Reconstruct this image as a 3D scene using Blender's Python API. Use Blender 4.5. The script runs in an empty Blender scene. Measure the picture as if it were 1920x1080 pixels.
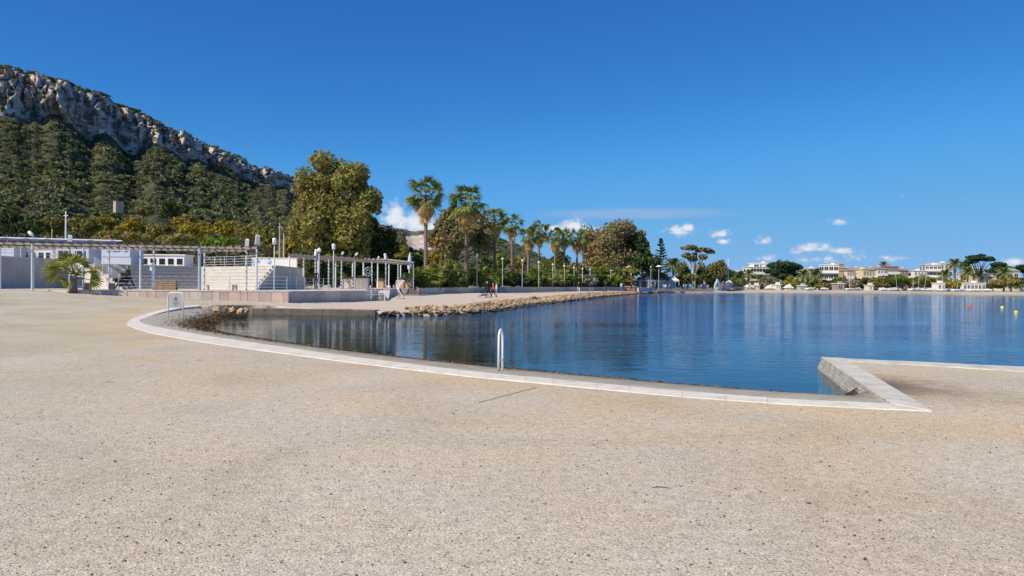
import bpy, bmesh, math, random
import numpy as np
from mathutils import Vector, Matrix, noise as mnoise

SC = bpy.context.scene
COL = SC.collection
RAD = math.radians

# ------------------------------------------------------------------ camera
F = 1387.0                      # focal length in pixels of the 1920 px wide picture
CAM_H = 1.6
PITCH, ROLL = -6.0 / F, RAD(0.5)
CR = Matrix.Rotation(math.pi / 2 + PITCH, 3, 'X') @ Matrix.Rotation(ROLL, 3, 'Z')
cd = bpy.data.cameras.new('camera')
cd.sensor_width = 36.0
cd.lens = 36.0 * F / 1920.0
cd.clip_start, cd.clip_end = 0.1, 12000
cam = bpy.data.objects.new('camera', cd)
cam.matrix_world = Matrix.Translation((0, 0, CAM_H)) @ CR.to_4x4()
COL.objects.link(cam)
SC.camera = cam

# ------------------------------------------------------------------ light
SUN_EL, SUN_AZ = RAD(42), math.atan2(-0.79, -0.61)      # azimuth from +Y towards +X: left, a little behind the camera
SUN_DIR = Vector((math.sin(SUN_AZ) * math.cos(SUN_EL), math.cos(SUN_AZ) * math.cos(SUN_EL), math.sin(SUN_EL)))
sl = bpy.data.lights.new('sun', 'SUN')
sl.energy, sl.angle, sl.color = 4.9, RAD(0.53), (1.0, 0.91, 0.78)
sun = bpy.data.objects.new('sun', sl)
sun.rotation_euler = SUN_DIR.to_track_quat('Z', 'Y').to_euler()
sun.location = (0, 0, 200)
COL.objects.link(sun)

vs = SC.view_settings
vs.view_transform, vs.look, vs.exposure, vs.gamma = 'Standard', 'None', 0.0, 1.0
vs.use_curve_mapping = False


def D(px, py):
    """world direction of a pixel of the 1920x1080 picture, scaled to y = 1"""
    v = CR @ Vector(((px - 960) / F, -(py - 540) / F, -1.0))
    return v / v.y


def A(px, py, d):
    """point at depth d (metres along +Y) seen at a pixel"""
    v = D(px, py) * d
    return Vector((v.x, v.y, v.z + CAM_H))


def G(px, py, z=0.0):
    """point of the level z seen at a pixel"""
    v = D(px, py)
    k = (z - CAM_H) / v.z
    return Vector((v.x * k, k, z))


def AZ(px, d, z):
    """point at depth d and level z in the column px"""
    v = D(px, 534 + (px - 960) * math.tan(ROLL) + (CAM_H - z) * F / d)
    return Vector((v.x * d, d, z))


# ------------------------------------------------------------------ sky
world = bpy.data.worlds.new('World')
SC.world = world
world.use_nodes = True
wt = world.node_tree
wt.nodes.clear()


class NT:
    """small helper to write node trees"""
    def __init__(s, t):
        s.t = t

    def n(s, typ, ins=None, **kw):
        nd = s.t.nodes.new(typ)
        for k, v in kw.items():
            setattr(nd, k, v)
        for k, v in (ins or {}).items():
            s.set(nd, k, v)
        return nd

    def set(s, nd, k, v):
        sock = nd.inputs[k]
        if isinstance(v, bpy.types.NodeSocket):
            s.t.links.new(v, sock)
        elif isinstance(v, bpy.types.Node):
            s.t.links.new(v.outputs[0], sock)
        else:
            if isinstance(v, (tuple, list)) and len(v) == 3 and sock.type == 'RGBA':
                v = (*v, 1.0)
            sock.default_value = v

    def math(s, op, a, b=None, c=None, clamp=False):
        nd = s.n('ShaderNodeMath', operation=op, use_clamp=clamp)
        for i, v in enumerate((a, b, c)):
            if v is not None:
                s.set(nd, i, v)
        return nd.outputs[0]

    def vmath(s, op, a, b=None):
        nd = s.n('ShaderNodeVectorMath', operation=op)
        s.set(nd, 0, a)
        if b is not None:
            s.set(nd, 1, b)
        return nd.outputs[1] if op in ('LENGTH', 'DOT_PRODUCT') else nd.outputs[0]

    def mix(s, f, a, b, blend='MIX'):
        nd = s.n('ShaderNodeMix', data_type='RGBA', blend_type=blend)
        s.set(nd, 0, f)
        s.set(nd, 6, a)
        s.set(nd, 7, b)
        return nd.outputs[2]

    def ramp(s, f, stops, interp='LINEAR'):
        nd = s.n('ShaderNodeValToRGB')
        nd.color_ramp.interpolation = interp
        e = nd.color_ramp.elements
        while len(e) < len(stops):
            e.new(0.5)
        for q, (p, c) in zip(e, stops):
            q.position = p
            q.color = (*c, 1.0) if len(c) == 3 else c
        s.set(nd, 0, f)
        return nd.outputs[0]

    def noise(s, vec, scale, detail=2.0, rough=0.5, dist=0.0):
        nd = s.n('ShaderNodeTexNoise', {'Scale': scale, 'Detail': detail, 'Roughness': rough, 'Distortion': dist})
        if vec is not None:
            s.set(nd, 'Vector', vec)
        return nd.outputs[0]

    def range(s, v, a, b, c=0.0, d=1.0, smooth=False):
        nd = s.n('ShaderNodeMapRange', {0: v, 1: a, 2: b, 3: c, 4: d})
        if smooth:
            nd.interpolation_type = 'SMOOTHSTEP'
        return nd.outputs[0]


w = NT(wt)
sky = w.n('ShaderNodeTexSky', sky_type='NISHITA', sun_disc=False, sun_elevation=SUN_EL,
          sun_rotation=SUN_AZ, altitude=0.0, air_density=0.7, dust_density=0.0, ozone_density=1.0)
sc_ = w.mix(1.0, sky, (0.1, 0.1, 0.1), 'MULTIPLY')
# one response curve per channel for the whole sky: the clear, deep blue of the photograph
cv = w.n('ShaderNodeRGBCurve', {'Color': sc_})
for ci, pts in enumerate(([(0, 0), (.114, .030), (.169, .045), (.282, .095), (.451, .150), (.69, .205), (1, .25)],
                          [(0, 0), (.189, .158), (.275, .235), (.436, .365), (.638, .425), (.842, .45), (1, .47)],
                          [(0, 0), (.343, .53), (.463, .635), (.644, .79), (.782, .785), (.818, .785), (1, .80)])):
    c_ = cv.mapping.curves[ci]
    for k_, (x_, y_) in enumerate(pts):
        if k_ == 0: c_.points[0].location = (x_, y_)
        elif k_ == len(pts) - 1: c_.points[-1].location = (x_, y_)
        else: c_.points.new(x_, y_)
cv.mapping.extend = 'HORIZONTAL'
cv.mapping.update()
hs = w.mix(1.0, cv, (10, 10, 10), 'MULTIPLY')
tc = w.n('ShaderNodeTexCoord').outputs['Generated']
sx = w.n('ShaderNodeSeparateXYZ', {0: tc})
az = w.math('ARCTAN2', sx.outputs[0], sx.outputs[1])
el = w.math('ARCSINE', sx.outputs[2])
ae = w.n('ShaderNodeCombineXYZ', {0: az, 1: el}).outputs[0]
# billows: noise in (azimuth, elevation)
aen = w.vmath('MULTIPLY', ae, (1.0, 1.35, 1.0))
n1 = w.noise(aen, 75, 6, 0.62)
n2 = w.noise(aen, 22, 4, 0.55)
# (px, py, half width px, half height px, strength, softness 0..1)
CLOUDS = [(738, 405, 30, 32, 1.0), (775, 418, 60, 26, 1.0), (812, 424, 44, 18, .9), (715, 425, 60, 14, .7),
          (1077, 424, 34, 17, 1.0), (1040, 428, 30, 9, .9), (1110, 432, 30, 12, .8),
          (1274, 432, 34, 12, .95), (1288, 428, 16, 10, 1.0), (1353, 439, 22, 9, .9), (1356, 452, 16, 7, .9),
          (1432, 452, 22, 11, .8), (1440, 447, 10, 8, .9), (1575, 417, 20, 8, .8), (1515, 465, 30, 11, .75), (1490, 473, 34, 9, .6),
          (1550, 462, 14, 10, .7), (1580, 470, 36, 9, .6), (1604, 483, 30, 8, .6), (1535, 487, 60, 12, .5),
          (1440, 484, 26, 11, .7), (1660, 484, 46, 7, .5), (1690, 366, 34, 9, .18), (1910, 492, 34, 12, .8),
          (2050, 470, 60, 16, .8), (2200, 455, 50, 18, .8), (-160, 430, 70, 18, .7)]
fld = None
for (cx, cy, hw, hh, st) in CLOUDS:
    v = D(cx, cy).normalized()
    a0, e0 = math.atan2(v.x, v.y), math.asin(v.z)
    q = w.n('ShaderNodeVectorMath', operation='MULTIPLY_ADD')
    w.set(q, 0, ae)
    q.inputs[1].default_value = (F / hw, F / hh, 0)
    q.inputs[2].default_value = (-a0 * F / hw, -e0 * F / hh, 0)
    m = w.math('MULTIPLY_ADD', w.vmath('LENGTH', q.outputs[0]), -st, 1.35 * st)
    fld = m if fld is None else w.math('MAXIMUM', fld, m)
dens = w.math('ADD', fld, w.math('MULTIPLY', w.math('SUBTRACT', n1, 0.5), 1.9))
dens = w.math('ADD', dens, w.math('MULTIPLY', w.math('SUBTRACT', n2, 0.5), 0.9))
mask = w.range(dens, 0.30, 1.0, 0, 0.92, True)
# the long thin bank of high cloud and a trace of veil
v = D(1190, 401).normalized()
q = w.vmath('MULTIPLY', w.vmath('SUBTRACT', ae, (math.atan2(v.x, v.y), math.asin(v.z), 0)), (F / 200, F / 13, 0))
bank = w.range(w.math('SUBTRACT', 1.1, w.vmath('LENGTH', q)), 0.0, 0.75, 0, 0.42, True)
bank = w.math('MULTIPLY', bank, w.range(w.noise(w.vmath('MULTIPLY', ae, (6, 60, 1)), 2.0, 3), 0.3, 0.6, 0.75, 1.0))
ccol = w.mix(w.range(dens, 0.35, 1.15), (4.2, 5.4, 7.2), (8.2, 8.5, 8.9))
c1 = w.mix(bank, hs, (4.3, 5.0, 6.6))
c2 = w.mix(mask, c1, ccol)
bg = w.n('ShaderNodeBackground', {'Color': c2, 'Strength': 0.1})
wo = w.n('ShaderNodeOutputWorld', {'Surface': bg})
world.cycles.sampling_method = 'MANUAL'
world.cycles.sample_map_resolution = 256

# ------------------------------------------------------------------ object helpers


def link(o, parent=None):
    COL.objects.link(o)
    if parent is not None:
        o.parent = parent
    return o


def tag(o, label=None, cat=None, group=None, kind=None):
    if label: o['label'] = label
    if cat: o['category'] = cat
    if group: o['group'] = group
    if kind: o['kind'] = kind
    return o


def thing(name, label, cat, loc=(0, 0, 0), rz=0.0, group=None):
    o = bpy.data.objects.new(name, None)
    o.empty_display_size = 0.2
    o.location = loc
    o.rotation_euler = (0, 0, rz)
    link(o)
    return tag(o, label, cat, group)


def mesh_from(name, verts, faces, mats, midx=None, smooth=False):
    me = bpy.data.meshes.new(name)
    if isinstance(verts, np.ndarray) and isinstance(faces, np.ndarray):
        nv, nf, k = len(verts), len(faces), faces.shape[1]
        me.vertices.add(nv)
        me.vertices.foreach_set('co', np.ascontiguousarray(verts, dtype=np.float32).ravel())
        me.loops.add(nf * k)
        me.loops.foreach_set('vertex_index', np.ascontiguousarray(faces, dtype=np.int32).ravel())
        me.polygons.add(nf)
        me.polygons.foreach_set('loop_start', np.arange(0, nf * k, k, dtype=np.int32))
        me.update(calc_edges=True)
    else:
        me.from_pydata([tuple(v) for v in verts], [], [tuple(f) for f in faces])
    for m in (mats if isinstance(mats, (list, tuple)) else [mats]):
        me.materials.append(m)
    if midx is not None:
        me.polygons.foreach_set('material_index', np.asarray(midx, dtype=np.int32))
    if smooth:
        me.polygons.foreach_set('use_smooth', np.ones(len(me.polygons), dtype=bool))
    me.update()
    return me


def obj(name, me, parent=None, loc=None, rot=None, scale=None):
    o = bpy.data.objects.new(name, me)
    if loc is not None: o.location = loc
    if rot is not None: o.rotation_euler = rot
    if scale is not None: o.scale = scale if hasattr(scale, '__len__') else (scale,) * 3
    return link(o, parent)


class MB:
    """collects simple shapes and builds ONE mesh from them"""
    def __init__(s):
        s.v, s.f, s.m = [], [], []

    def add(s, vs, fs, m=0):
        b = len(s.v)
        s.v += [tuple(x) for x in vs]
        s.f += [tuple(i + b for i in f) for f in fs]
        s.m += [m] * len(fs)
        return s

    def box(s, c, size, rz=0.0, m=0, ch=0.0):
        hx, hy, hz = size[0] / 2, size[1] / 2, size[2] / 2
        ca, sa = math.cos(rz), math.sin(rz)

        def T(x, y, z):
            return (c[0] + x * ca - y * sa, c[1] + x * sa + y * ca, c[2] + z)
        if ch <= 0:
            vs = [T(x, y, z) for z in (-hz, hz) for x, y in ((-hx, -hy), (hx, -hy), (hx, hy), (-hx, hy))]
            return s.add(vs, [(3, 2, 1, 0), (4, 5, 6, 7), (0, 1, 5, 4), (1, 2, 6, 5), (2, 3, 7, 6), (3, 0, 4, 7)], m)
        rings = []
        for z, i in ((-hz, 0), (hz - ch, 0), (hz, ch)):
            rings.append([T(x, y, z) for x, y in ((-hx + i, -hy + i), (hx - i, -hy + i), (hx - i, hy - i), (-hx + i, hy - i))])
        vs = sum(rings, [])
        fs = [(3, 2, 1, 0), (8, 9, 10, 11)]
        for r in (0, 4):
            fs += [(r + k, r + (k + 1) % 4, r + 4 + (k + 1) % 4, r + 4 + k) for k in range(4)]
        return s.add(vs, fs, m)

    def beam(s, p, q, wd, ht, m=0):
        """rectangular bar from p to q, wd across, ht in the vertical sense"""
        p, q = Vector(p), Vector(q)
        t = (q - p).normalized()
        up = Vector((0, 0, 1)) if abs(t.z) < 0.95 else Vector((0, 1, 0))
        sd = t.cross(up).normalized()
        up = sd.cross(t).normalized()
        vs = [e + sd * (a * wd / 2) + up * (b * ht / 2) for e in (p, q) for a, b in ((-1, -1), (1, -1), (1, 1), (-1, 1))]
        return s.add(vs, [(0, 1, 2, 3), (7, 6, 5, 4), (0, 4, 5, 1), (1, 5, 6, 2), (2, 6, 7, 3), (3, 7, 4, 0)], m)

    def tube(s, pts, rad, n=8, m=0, cap=True):
        pts = [Vector(p) for p in pts]
        if not hasattr(rad, '__len__'): rad = [rad] * len(pts)
        vs, fs = [], []
        prev = None
        for i, p in enumerate(pts):
            t = (pts[min(i + 1, len(pts) - 1)] - pts[max(i - 1, 0)]).normalized()
            if prev is None:
                a = t.cross(Vector((0, 0, 1)) if abs(t.z) < 0.9 else Vector((1, 0, 0))).normalized()
            else:
                a = (prev - t * prev.dot(t)).normalized()
            prev = a
            b = t.cross(a)
            vs += [p + (a * math.cos(2 * math.pi * k / n) + b * math.sin(2 * math.pi * k / n)) * rad[i] for k in range(n)]
        for i in range(len(pts) - 1):
            fs += [(i * n + k, i * n + (k + 1) % n, (i + 1) * n + (k + 1) % n, (i + 1) * n + k) for k in range(n)]
        if cap:
            fs += [tuple(range(n - 1, -1, -1)), tuple((len(pts) - 1) * n + k for k in range(n))]
        return s.add(vs, fs, m)

    def lathe(s, prof, n=12, c=(0, 0, 0), m=0):
        vs = [(c[0] + r * math.cos(2 * math.pi * k / n), c[1] + r * math.sin(2 * math.pi * k / n), c[2] + z) for r, z in prof for k in range(n)]
        fs = [(i * n + k, i * n + (k + 1) % n, (i + 1) * n + (k + 1) % n, (i + 1) * n + k) for i in range(len(prof) - 1) for k in range(n)]
        fs += [tuple(range(n - 1, -1, -1)), tuple((len(prof) - 1) * n + k for k in range(n))]
        return s.add(vs, fs, m)

    def prism(s, poly, z0, z1, m=0):
        n = len(poly)
        vs = [(p[0], p[1], z0) for p in poly] + [(p[0], p[1], z1) for p in poly]
        fs = [tuple(range(n - 1, -1, -1)), tuple(range(n, 2 * n))] + [(k, (k + 1) % n, n + (k + 1) % n, n + k) for k in range(n)]
        return s.add(vs, fs, m)

    def ext(s, poly, off, m=0):
        """extrude a planar 3D polygon by a vector"""
        n = len(poly)
        off = Vector(off)
        vs = [Vector(p) for p in poly] + [Vector(p) + off for p in poly]
        fs = [tuple(range(n - 1, -1, -1)), tuple(range(n, 2 * n))] + [(k, (k + 1) % n, n + (k + 1) % n, n + k) for k in range(n)]
        return s.add(vs, fs, m)

    def mesh(s, name, mats, smooth=False):
        me = mesh_from(name, s.v, s.f, mats, s.m, smooth)
        bm = bmesh.new()
        bm.from_mesh(me)
        bmesh.ops.recalc_face_normals(bm, faces=bm.faces)
        bm.to_mesh(me)
        bm.free()
        return me

    def build(s, name, mats, parent=None, smooth=False, **kw):
        return obj(name, s.mesh(name, mats, smooth), parent, **kw)


def copy_tree(o, parent=None):
    c = o.copy()
    link(c, parent)
    for ch in list(o.children):
        copy_tree(ch, c)
    return c


# ------------------------------------------------------------------ materials
MATS = {}


def pmat(name, col, rough=0.7, var=0.12, scale=3.0, bump=0.0, bscale=40.0, metal=0.0, spec=0.4, dirt=None, dscale=1.2):
    """painted / stone / wood surface: colour wanders with noise, fine relief"""
    if name in MATS: return MATS[name]
    m = bpy.data.materials.new(name)
    m.use_nodes = True
    t = NT(m.node_tree)
    bs = m.node_tree.nodes['Principled BSDF']
    co = t.n('ShaderNodeTexCoord').outputs['Object']
    n = t.noise(co, scale, 5, 0.6)
    lo = tuple(max(0, c * (1 - var)) for c in col)
    hi = tuple(min(1, c * (1 + var)) for c in col)
    c = t.ramp(n, [(0.3, lo), (0.7, hi)])
    if dirt:
        d = t.range(t.noise(co, dscale, 6, 0.7), 0.52, 0.72)
        c = t.mix(d, c, dirt)
    t.set(bs, 'Base Color', c)
    bs.inputs['Roughness'].default_value = rough
    bs.inputs['Metallic'].default_value = metal
    bs.inputs['Specular IOR Level'].default_value = spec
    if bump:
        b = t.n('ShaderNodeBump', {'Strength': bump, 'Distance': 0.02, 'Height': t.noise(co, bscale, 4, 0.6)})
        t.set(bs, 'Normal', b)
    MATS[name] = m
    return m


def leafmat(name, cols, trans=0.25, clump=0.35, patch=None, pscale=0.35, gain=2.15, tone=False):
    """foliage: colour differs from leaf to leaf and from bough to bough"""
    if name in MATS: return MATS[name]
    m = bpy.data.materials.new(name)
    m.use_nodes = True
    nt = m.node_tree
    nt.nodes.clear()
    t = NT(nt)
    rnd = t.n('ShaderNodeNewGeometry').outputs['Random Per Island']
    co = t.n('ShaderNodeTexCoord').outputs['Object']
    cols = [tuple(min(.75, x * gain) for x in q) for q in cols]
    if patch: patch = tuple(x * gain for x in patch)
    trans = min(.4, trans * 1.4)
    k = len(cols)
    c = t.ramp(rnd, [(i / (k - 1), q) for i, q in enumerate(cols)])
    n = t.noise(co, 0.9, 3, 0.6)
    c = t.mix(1.0, c, t.ramp(n, [(0.3, (1 - clump,) * 3), (0.7, (1 + clump * 0.6,) * 3)]), 'MULTIPLY')
    if tone:      # each bush its own shade: brownish, grey-green, fresh green
        tn = t.n('ShaderNodeAttribute', attribute_name='tone').outputs['Fac']
        c = t.mix(1.0, c, t.ramp(tn, [(0.0, (0.5, 0.5, 0.52)), (0.3, (0.8, 0.82, 0.8)), (0.55, (1.0, 1.0, 0.95)), (0.8, (1.15, 1.22, 1.0)), (0.93, (1.3, 1.32, 0.95)), (1.0, (1.35, 1.12, 1.0))]), 'MULTIPLY')
    if patch:
        c = t.mix(t.range(t.noise(co, pscale, 2), 0.5, 0.62, 0, 0.8), c, patch)
    d = t.n('ShaderNodeBsdfDiffuse', {'Color': c})
    tr = t.n('ShaderNodeBsdfTranslucent', {'Color': t.mix(0.5, c, t.mix(1.0, c, (1.2, 1.25, 0.5), 'MULTIPLY'))})
    s = t.n('ShaderNodeMixShader', {0: trans, 1: d, 2: tr})
    t.n('ShaderNodeOutputMaterial', {0: s})
    MATS[name] = m
    return m
# ================================================================== the setting: ground, water, kerb, jetty
WATER_Z = -0.25
SHORE = [(1612, 748), (1560, 745.5), (1500, 742), (1400, 735), (1300, 727), (1200, 718), (1100, 708.5), (1000, 699), (935, 693),
         (860, 685), (780, 676), (700, 667), (620, 657), (540, 645), (470, 634), (425, 626), (402, 618), (400, 611), (412, 604), (436, 597), (462, 590)]
QUAY = [(470, 589), (690, 592.5)]
ROCKY = [(740, 593), (820, 592), (900, 588), (945, 582), (985, 575), (1030, 569), (1080, 563), (1130, 556.5), (1180, 552), (1222, 549.5), (1290, 548.2), (1360, 548.7)]
FAR = [(1500, 550), (1700, 552), (1920, 554.3), (2600, 562)]
xy = lambda p: (p.x, p.y)
shore = [xy(G(a, b, WATER_Z)) for a, b in SHORE]
quay = [xy(G(a, b, WATER_Z)) for a, b in QUAY]
rocky = [xy(G(a, b, WATER_Z)) for a, b in ROCKY]
farsh = [xy(G(a, b, WATER_Z)) for a, b in FAR]
JT = 0.026                                              # level of the jetty top
JA, JB = G(1541, 669, JT), G(1671, 755, JT)            # jetty: sea side of the near arm
JC, JD = G(1581, 671, JT), G(1748, 769, JT)            # its land side
JE, JF = G(2700, 722, JT), G(2700, 740, JT)            # far arm: sea side, land side end
JG = G(1590, 675.5, JT)
arm_dir = (JE - JA).normalized()
SEA = shore + quay + rocky + farsh + [(420, 120), xy(JE), xy(JA), xy(JB)]
KO = [(1748, 769), (1640, 764.5), (1500, 757.5), (1400, 751), (1300, 744), (1200, 735), (1100, 725.5), (1000, 716), (935, 710), (860, 702.5), (780, 693), (700, 683.5),
      (620, 673.5), (540, 663), (470, 653.5), (400, 643.5), (340, 634), (295, 626), (262, 618), (243, 610.5), (238, 605), (246, 598.5), (268, 592.5), (300, 587.5), (340, 583.5), (372, 581.5)]
KI = [(1668, 755), (1600, 752), (1500, 747.5), (1400, 741), (1300, 733), (1200, 724.5), (1100, 715), (1000, 706), (935, 700), (860, 692), (780, 682.5), (700, 673),
      (620, 662.5), (540, 651), (470, 641), (400, 630.5), (345, 621.5), (308, 615), (281, 609.5), (266, 604.5), (262, 601), (270, 597), (288, 592.8), (312, 589.3), (345, 586), (375, 584.3)]
ko = [xy(G(a, b, 0.02)) for a, b in KO]
ki = [xy(G(a, b, 0.02)) for a, b in KI]
INNER = ki + quay[:1] + shore[::-1]                    # strip between kerb and water


def np_dist(P, line, closed=False):
    pts = np.array(line)
    best = np.full(len(P), 1e9)
    n = len(pts)
    for i in range(n if closed else n - 1):
        a, b = pts[i], pts[(i + 1) % n]
        ab = b - a
        t = np.clip(((P - a) @ ab) / max(ab @ ab, 1e-12), 0, 1)
        best = np.minimum(best, np.hypot(*(P - (a + t[:, None] * ab)).T))
    return best


def np_inside(P, poly):
    pts = np.array(poly)
    r = np.zeros(len(P), bool)
    x, y = P[:, 0], P[:, 1]
    j = len(pts) - 1
    for i in range(len(pts)):
        (xi, yi), (xj, yj) = pts[i], pts[j]
        if yi != yj:
            r ^= ((yi > y) != (yj > y)) & (x < (xj - xi) * (y - yi) / (yj - yi) + xi)
        j = i
    return r


def sstep(t, a, b):
    t = np.clip((t - a) / (b - a), 0, 1)
    return t * t * (3 - 2 * t)


def base_h(x, y):
    """level of the land itself"""
    x, y = np.asarray(x, float), np.asarray(y, float)
    left = np.interp(x, [-30, -26.3, -21.6, -15, -10], [1.0, 0.77, 0.50, 0.27, 0.0]) * sstep(y, 29, 46)
    prom = np.interp(y, [40, 44, 60, 80, 112, 160, 215, 260, 600], [0, 0.05, 0.15, 0.2, 0.45, 0.5, 0.4, 0.75, 1.2])
    return np.maximum(left, prom)


def land_z(x, y):
    x, y = np.atleast_1d(np.asarray(x, float)), np.atleast_1d(np.asarray(y, float))
    P = np.stack([x, y], 1)
    h = base_h(x, y)
    sea = np_inside(P, SEA)
    inn = np_inside(P, INNER) & ~sea
    ds = np_dist(P, SEA, True)
    dk = np_dist(P, ki)
    dw = np_dist(P, shore)
    z = h.copy()
    f_ = dk / (dk + dw + 1e-6)
    z = np.where(inn, h * (1 - f_) ** 2 + WATER_Z * f_ ** 2.2, z)
    # beach on the far side slopes up from the water
    farb = (y > 205) & ~sea
    z = np.where(farb, np.minimum(h, WATER_Z + 0.02 + ds * 0.11), z)
    rock = (np_dist(P, rocky) < 1.6) & ~sea
    z = np.where(rock & (y < 210), np.minimum(z, WATER_Z + np_dist(P, rocky) * 0.32), z)
    qd_ = np_dist(P, quay)
    z = np.where((qd_ < 0.8) & (P[:, 0] > quay[0][0] + 0.9) & (P[:, 0] < quay[1][0] - 0.1), -0.6, z)
    near_shore = dw <= ds + 0.05
    z = np.where(sea, np.where(near_shore, WATER_Z - 0.01 - np.minimum(ds * 0.09, 1.6), WATER_Z - 0.9 - np.minimum(ds * 0.05, 1.4)), z)
    return z


def on_land(px, py):
    """point of the land seen at a pixel"""
    z = 0.0
    for _ in range(12):
        p = G(px, py, z)
        z = 0.5 * z + 0.5 * float(base_h(p.x, p.y))
    return G(px, py, z)


def grow(a, b, step, lo, hi, k=1.16):
    c = list(np.arange(a, b + 1e-6, step))
    s = step
    while c[-1] < hi:
        s *= k
        c.append(c[-1] + s)
    s = step
    while c[0] > lo:
        s *= k
        c.insert(0, c[0] - s)
    return np.array(c)


gx = grow(-24, 14, 0.26, -5000, 5000, 1.10)
gy = grow(2, 48, 0.26, -300, 9000, 1.07)
X, Y = np.meshgrid(gx, gy)
P = np.stack([X.ravel(), Y.ravel()], 1)
Z = land_z(P[:, 0], P[:, 1])
rs = np.random.RandomState(4)
Z = Z + (rs.rand(len(Z)) - 0.5) * 0.008 * (np.hypot(P[:, 0], P[:, 1]) < 60) * 0.6
nx, ny = len(gx), len(gy)
ii = (np.arange(ny - 1)[:, None] * nx + np.arange(nx - 1)[None]).ravel()
ff = np.stack([ii, ii + 1, ii + nx + 1, ii + nx], 1)

gm = bpy.data.materials.new('gravel_ground')
gm.use_nodes = True
t = NT(gm.node_tree)
bs = gm.node_tree.nodes['Principled BSDF']
geo = t.n('ShaderNodeNewGeometry').outputs['Position']
atr = lambda nm: t.n('ShaderNodeAttribute', attribute_name=nm).outputs['Fac']
big = t.noise(geo, 0.10, 3, 0.55)
mid = t.noise(geo, 0.55, 4, 0.6)
fine = t.noise(geo, 9.0, 4, 0.65)
vor = t.n('ShaderNodeTexVoronoi', {'Vector': geo, 'Scale': 105.0})
vor2 = t.n('ShaderNodeTexVoronoi', {'Vector': geo, 'Scale': 46.0})
vor3 = t.n('ShaderNodeTexVoronoi', {'Vector': geo, 'Scale': 11.0})
bw = t.n('ShaderNodeSeparateColor', {0: vor.outputs['Color']})
g1 = t.ramp(bw.outputs[0], [(0.0, (0.30, 0.25, 0.18)), (0.14, (0.49, 0.42, 0.31)), (0.55, (0.61, 0.53, 0.395)), (0.9, (0.68, 0.60, 0.46)), (1.0, (0.82, 0.76, 0.63))])
bw2 = t.n('ShaderNodeSeparateColor', {0: vor2.outputs['Color']})
g1 = t.mix(t.math('MULTIPLY', t.range(bw2.outputs[1], 0.80, 0.90), t.range(vor2.outputs['Distance'], 0.42, 0.25)), g1, (0.15, 0.125, 0.10))
g1 = t.mix(t.math('MULTIPLY', t.range(bw2.outputs[0], 0.84, 0.93), t.range(vor2.outputs['Distance'], 0.42, 0.25)), g1, (0.74, 0.70, 0.63))
bw3 = t.n('ShaderNodeSeparateColor', {0: vor3.outputs['Color']})
g1 = t.mix(t.math('MULTIPLY', t.range(bw3.outputs[1], 0.93, 0.96), t.range(t.math('ADD', vor3.outputs['Distance'], t.math('MULTIPLY', fine, 0.2)), 0.26, 0.16)), g1, (0.10, 0.085, 0.07))
g1 = t.mix(1.0, g1, t.ramp(fine, [(0.3, (0.84, 0.83, 0.82)), (0.7, (1.12, 1.12, 1.12))]), 'MULTIPLY')
mott = t.noise(geo, 0.32, 5, 0.6, 0.8)
g1 = t.mix(1.0, g1, t.ramp(mott, [(0.32, (0.86, 0.86, 0.86)), (0.5, (1.0, 1.0, 1.0)), (0.7, (1.07, 1.06, 1.04))]), 'MULTIPLY')
# broad patches: warm ochre fines, grey-green damp gravel
warm = t.math('MULTIPLY', t.range(t.math('ADD', mid, t.math('MULTIPLY', big, 0.6)), 0.66, 0.92), atr('warm'))
g2 = t.mix(1.0, g1, t.mix(warm, (1, 1, 1), (1.06, 0.94, 0.78)), 'MULTIPLY')
grey = t.math('MULTIPLY', t.range(t.math('ADD', big, t.math('MULTIPLY', mid, 0.35)), 0.56, 0.72), atr('grey'))
g2 = t.mix(1.0, g2, t.mix(grey, (1, 1, 1), (0.84, 0.91, 0.90)), 'MULTIPLY')
# strip inside the kerb: grey sandy beach
inn = t.mix(mid, (0.33, 0.315, 0.255), (0.43, 0.405, 0.325))
inn = t.mix(0.35, inn, g1)
g3 = t.mix(atr('inner'), g2, inn)
prom = t.mix(t.range(mid, 0.3, 0.7), (0.60, 0.49, 0.36), (0.68, 0.565, 0.42))
prom = t.mix(0.2, prom, g1)
g4 = t.mix(atr('prom'), g3, prom)
sand = t.mix(t.range(t.noise(geo, 0.2, 5), 0.35, 0.65), (0.47, 0.40, 0.30), (0.60, 0.52, 0.39))
g5 = t.mix(atr('sand'), g4, sand)
scrub = t.mix(t.range(t.noise(geo, 0.15, 5), 0.35, 0.65), (0.10, 0.12, 0.05), (0.20, 0.18, 0.09))
g6 = t.mix(atr('scrub'), g5, scrub)
wrack = t.math('MULTIPLY', atr('wrack'), t.range(t.math('ADD', t.noise(geo, 1.7, 4, 0.7), t.math('MULTIPLY', atr('wrack'), 0.6)), 0.55, 0.8))
wk = t.mix(t.range(t.noise(geo, 30, 4, 0.7), 0.35, 0.65), (0.04, 0.028, 0.018), (0.17, 0.12, 0.07))
g7 = t.mix(wrack, g6, wk)
bed = t.mix(t.range(t.noise(geo, 0.5, 4, 0.6), 0.40, 0.60), (0.08, 0.075, 0.03), (0.20, 0.175, 0.085))
g8 = t.mix(atr('bed'), g7, bed)
t.set(bs, 'Base Color', g8)
bs.inputs['Roughness'].default_value = 0.92
bs.inputs['Specular IOR Level'].default_value = 0.2
hh = t.math('ADD', t.math('MULTIPLY', vor.outputs['Distance'], -0.5), t.math('MULTIPLY', fine, 0.9))
hh = t.math('ADD', hh, t.math('MULTIPLY', vor2.outputs['Distance'], -0.7))
t.set(bs, 'Normal', t.n('ShaderNodeBump', {'Strength': 0.6, 'Distance': 0.009, 'Height': hh}))

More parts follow.
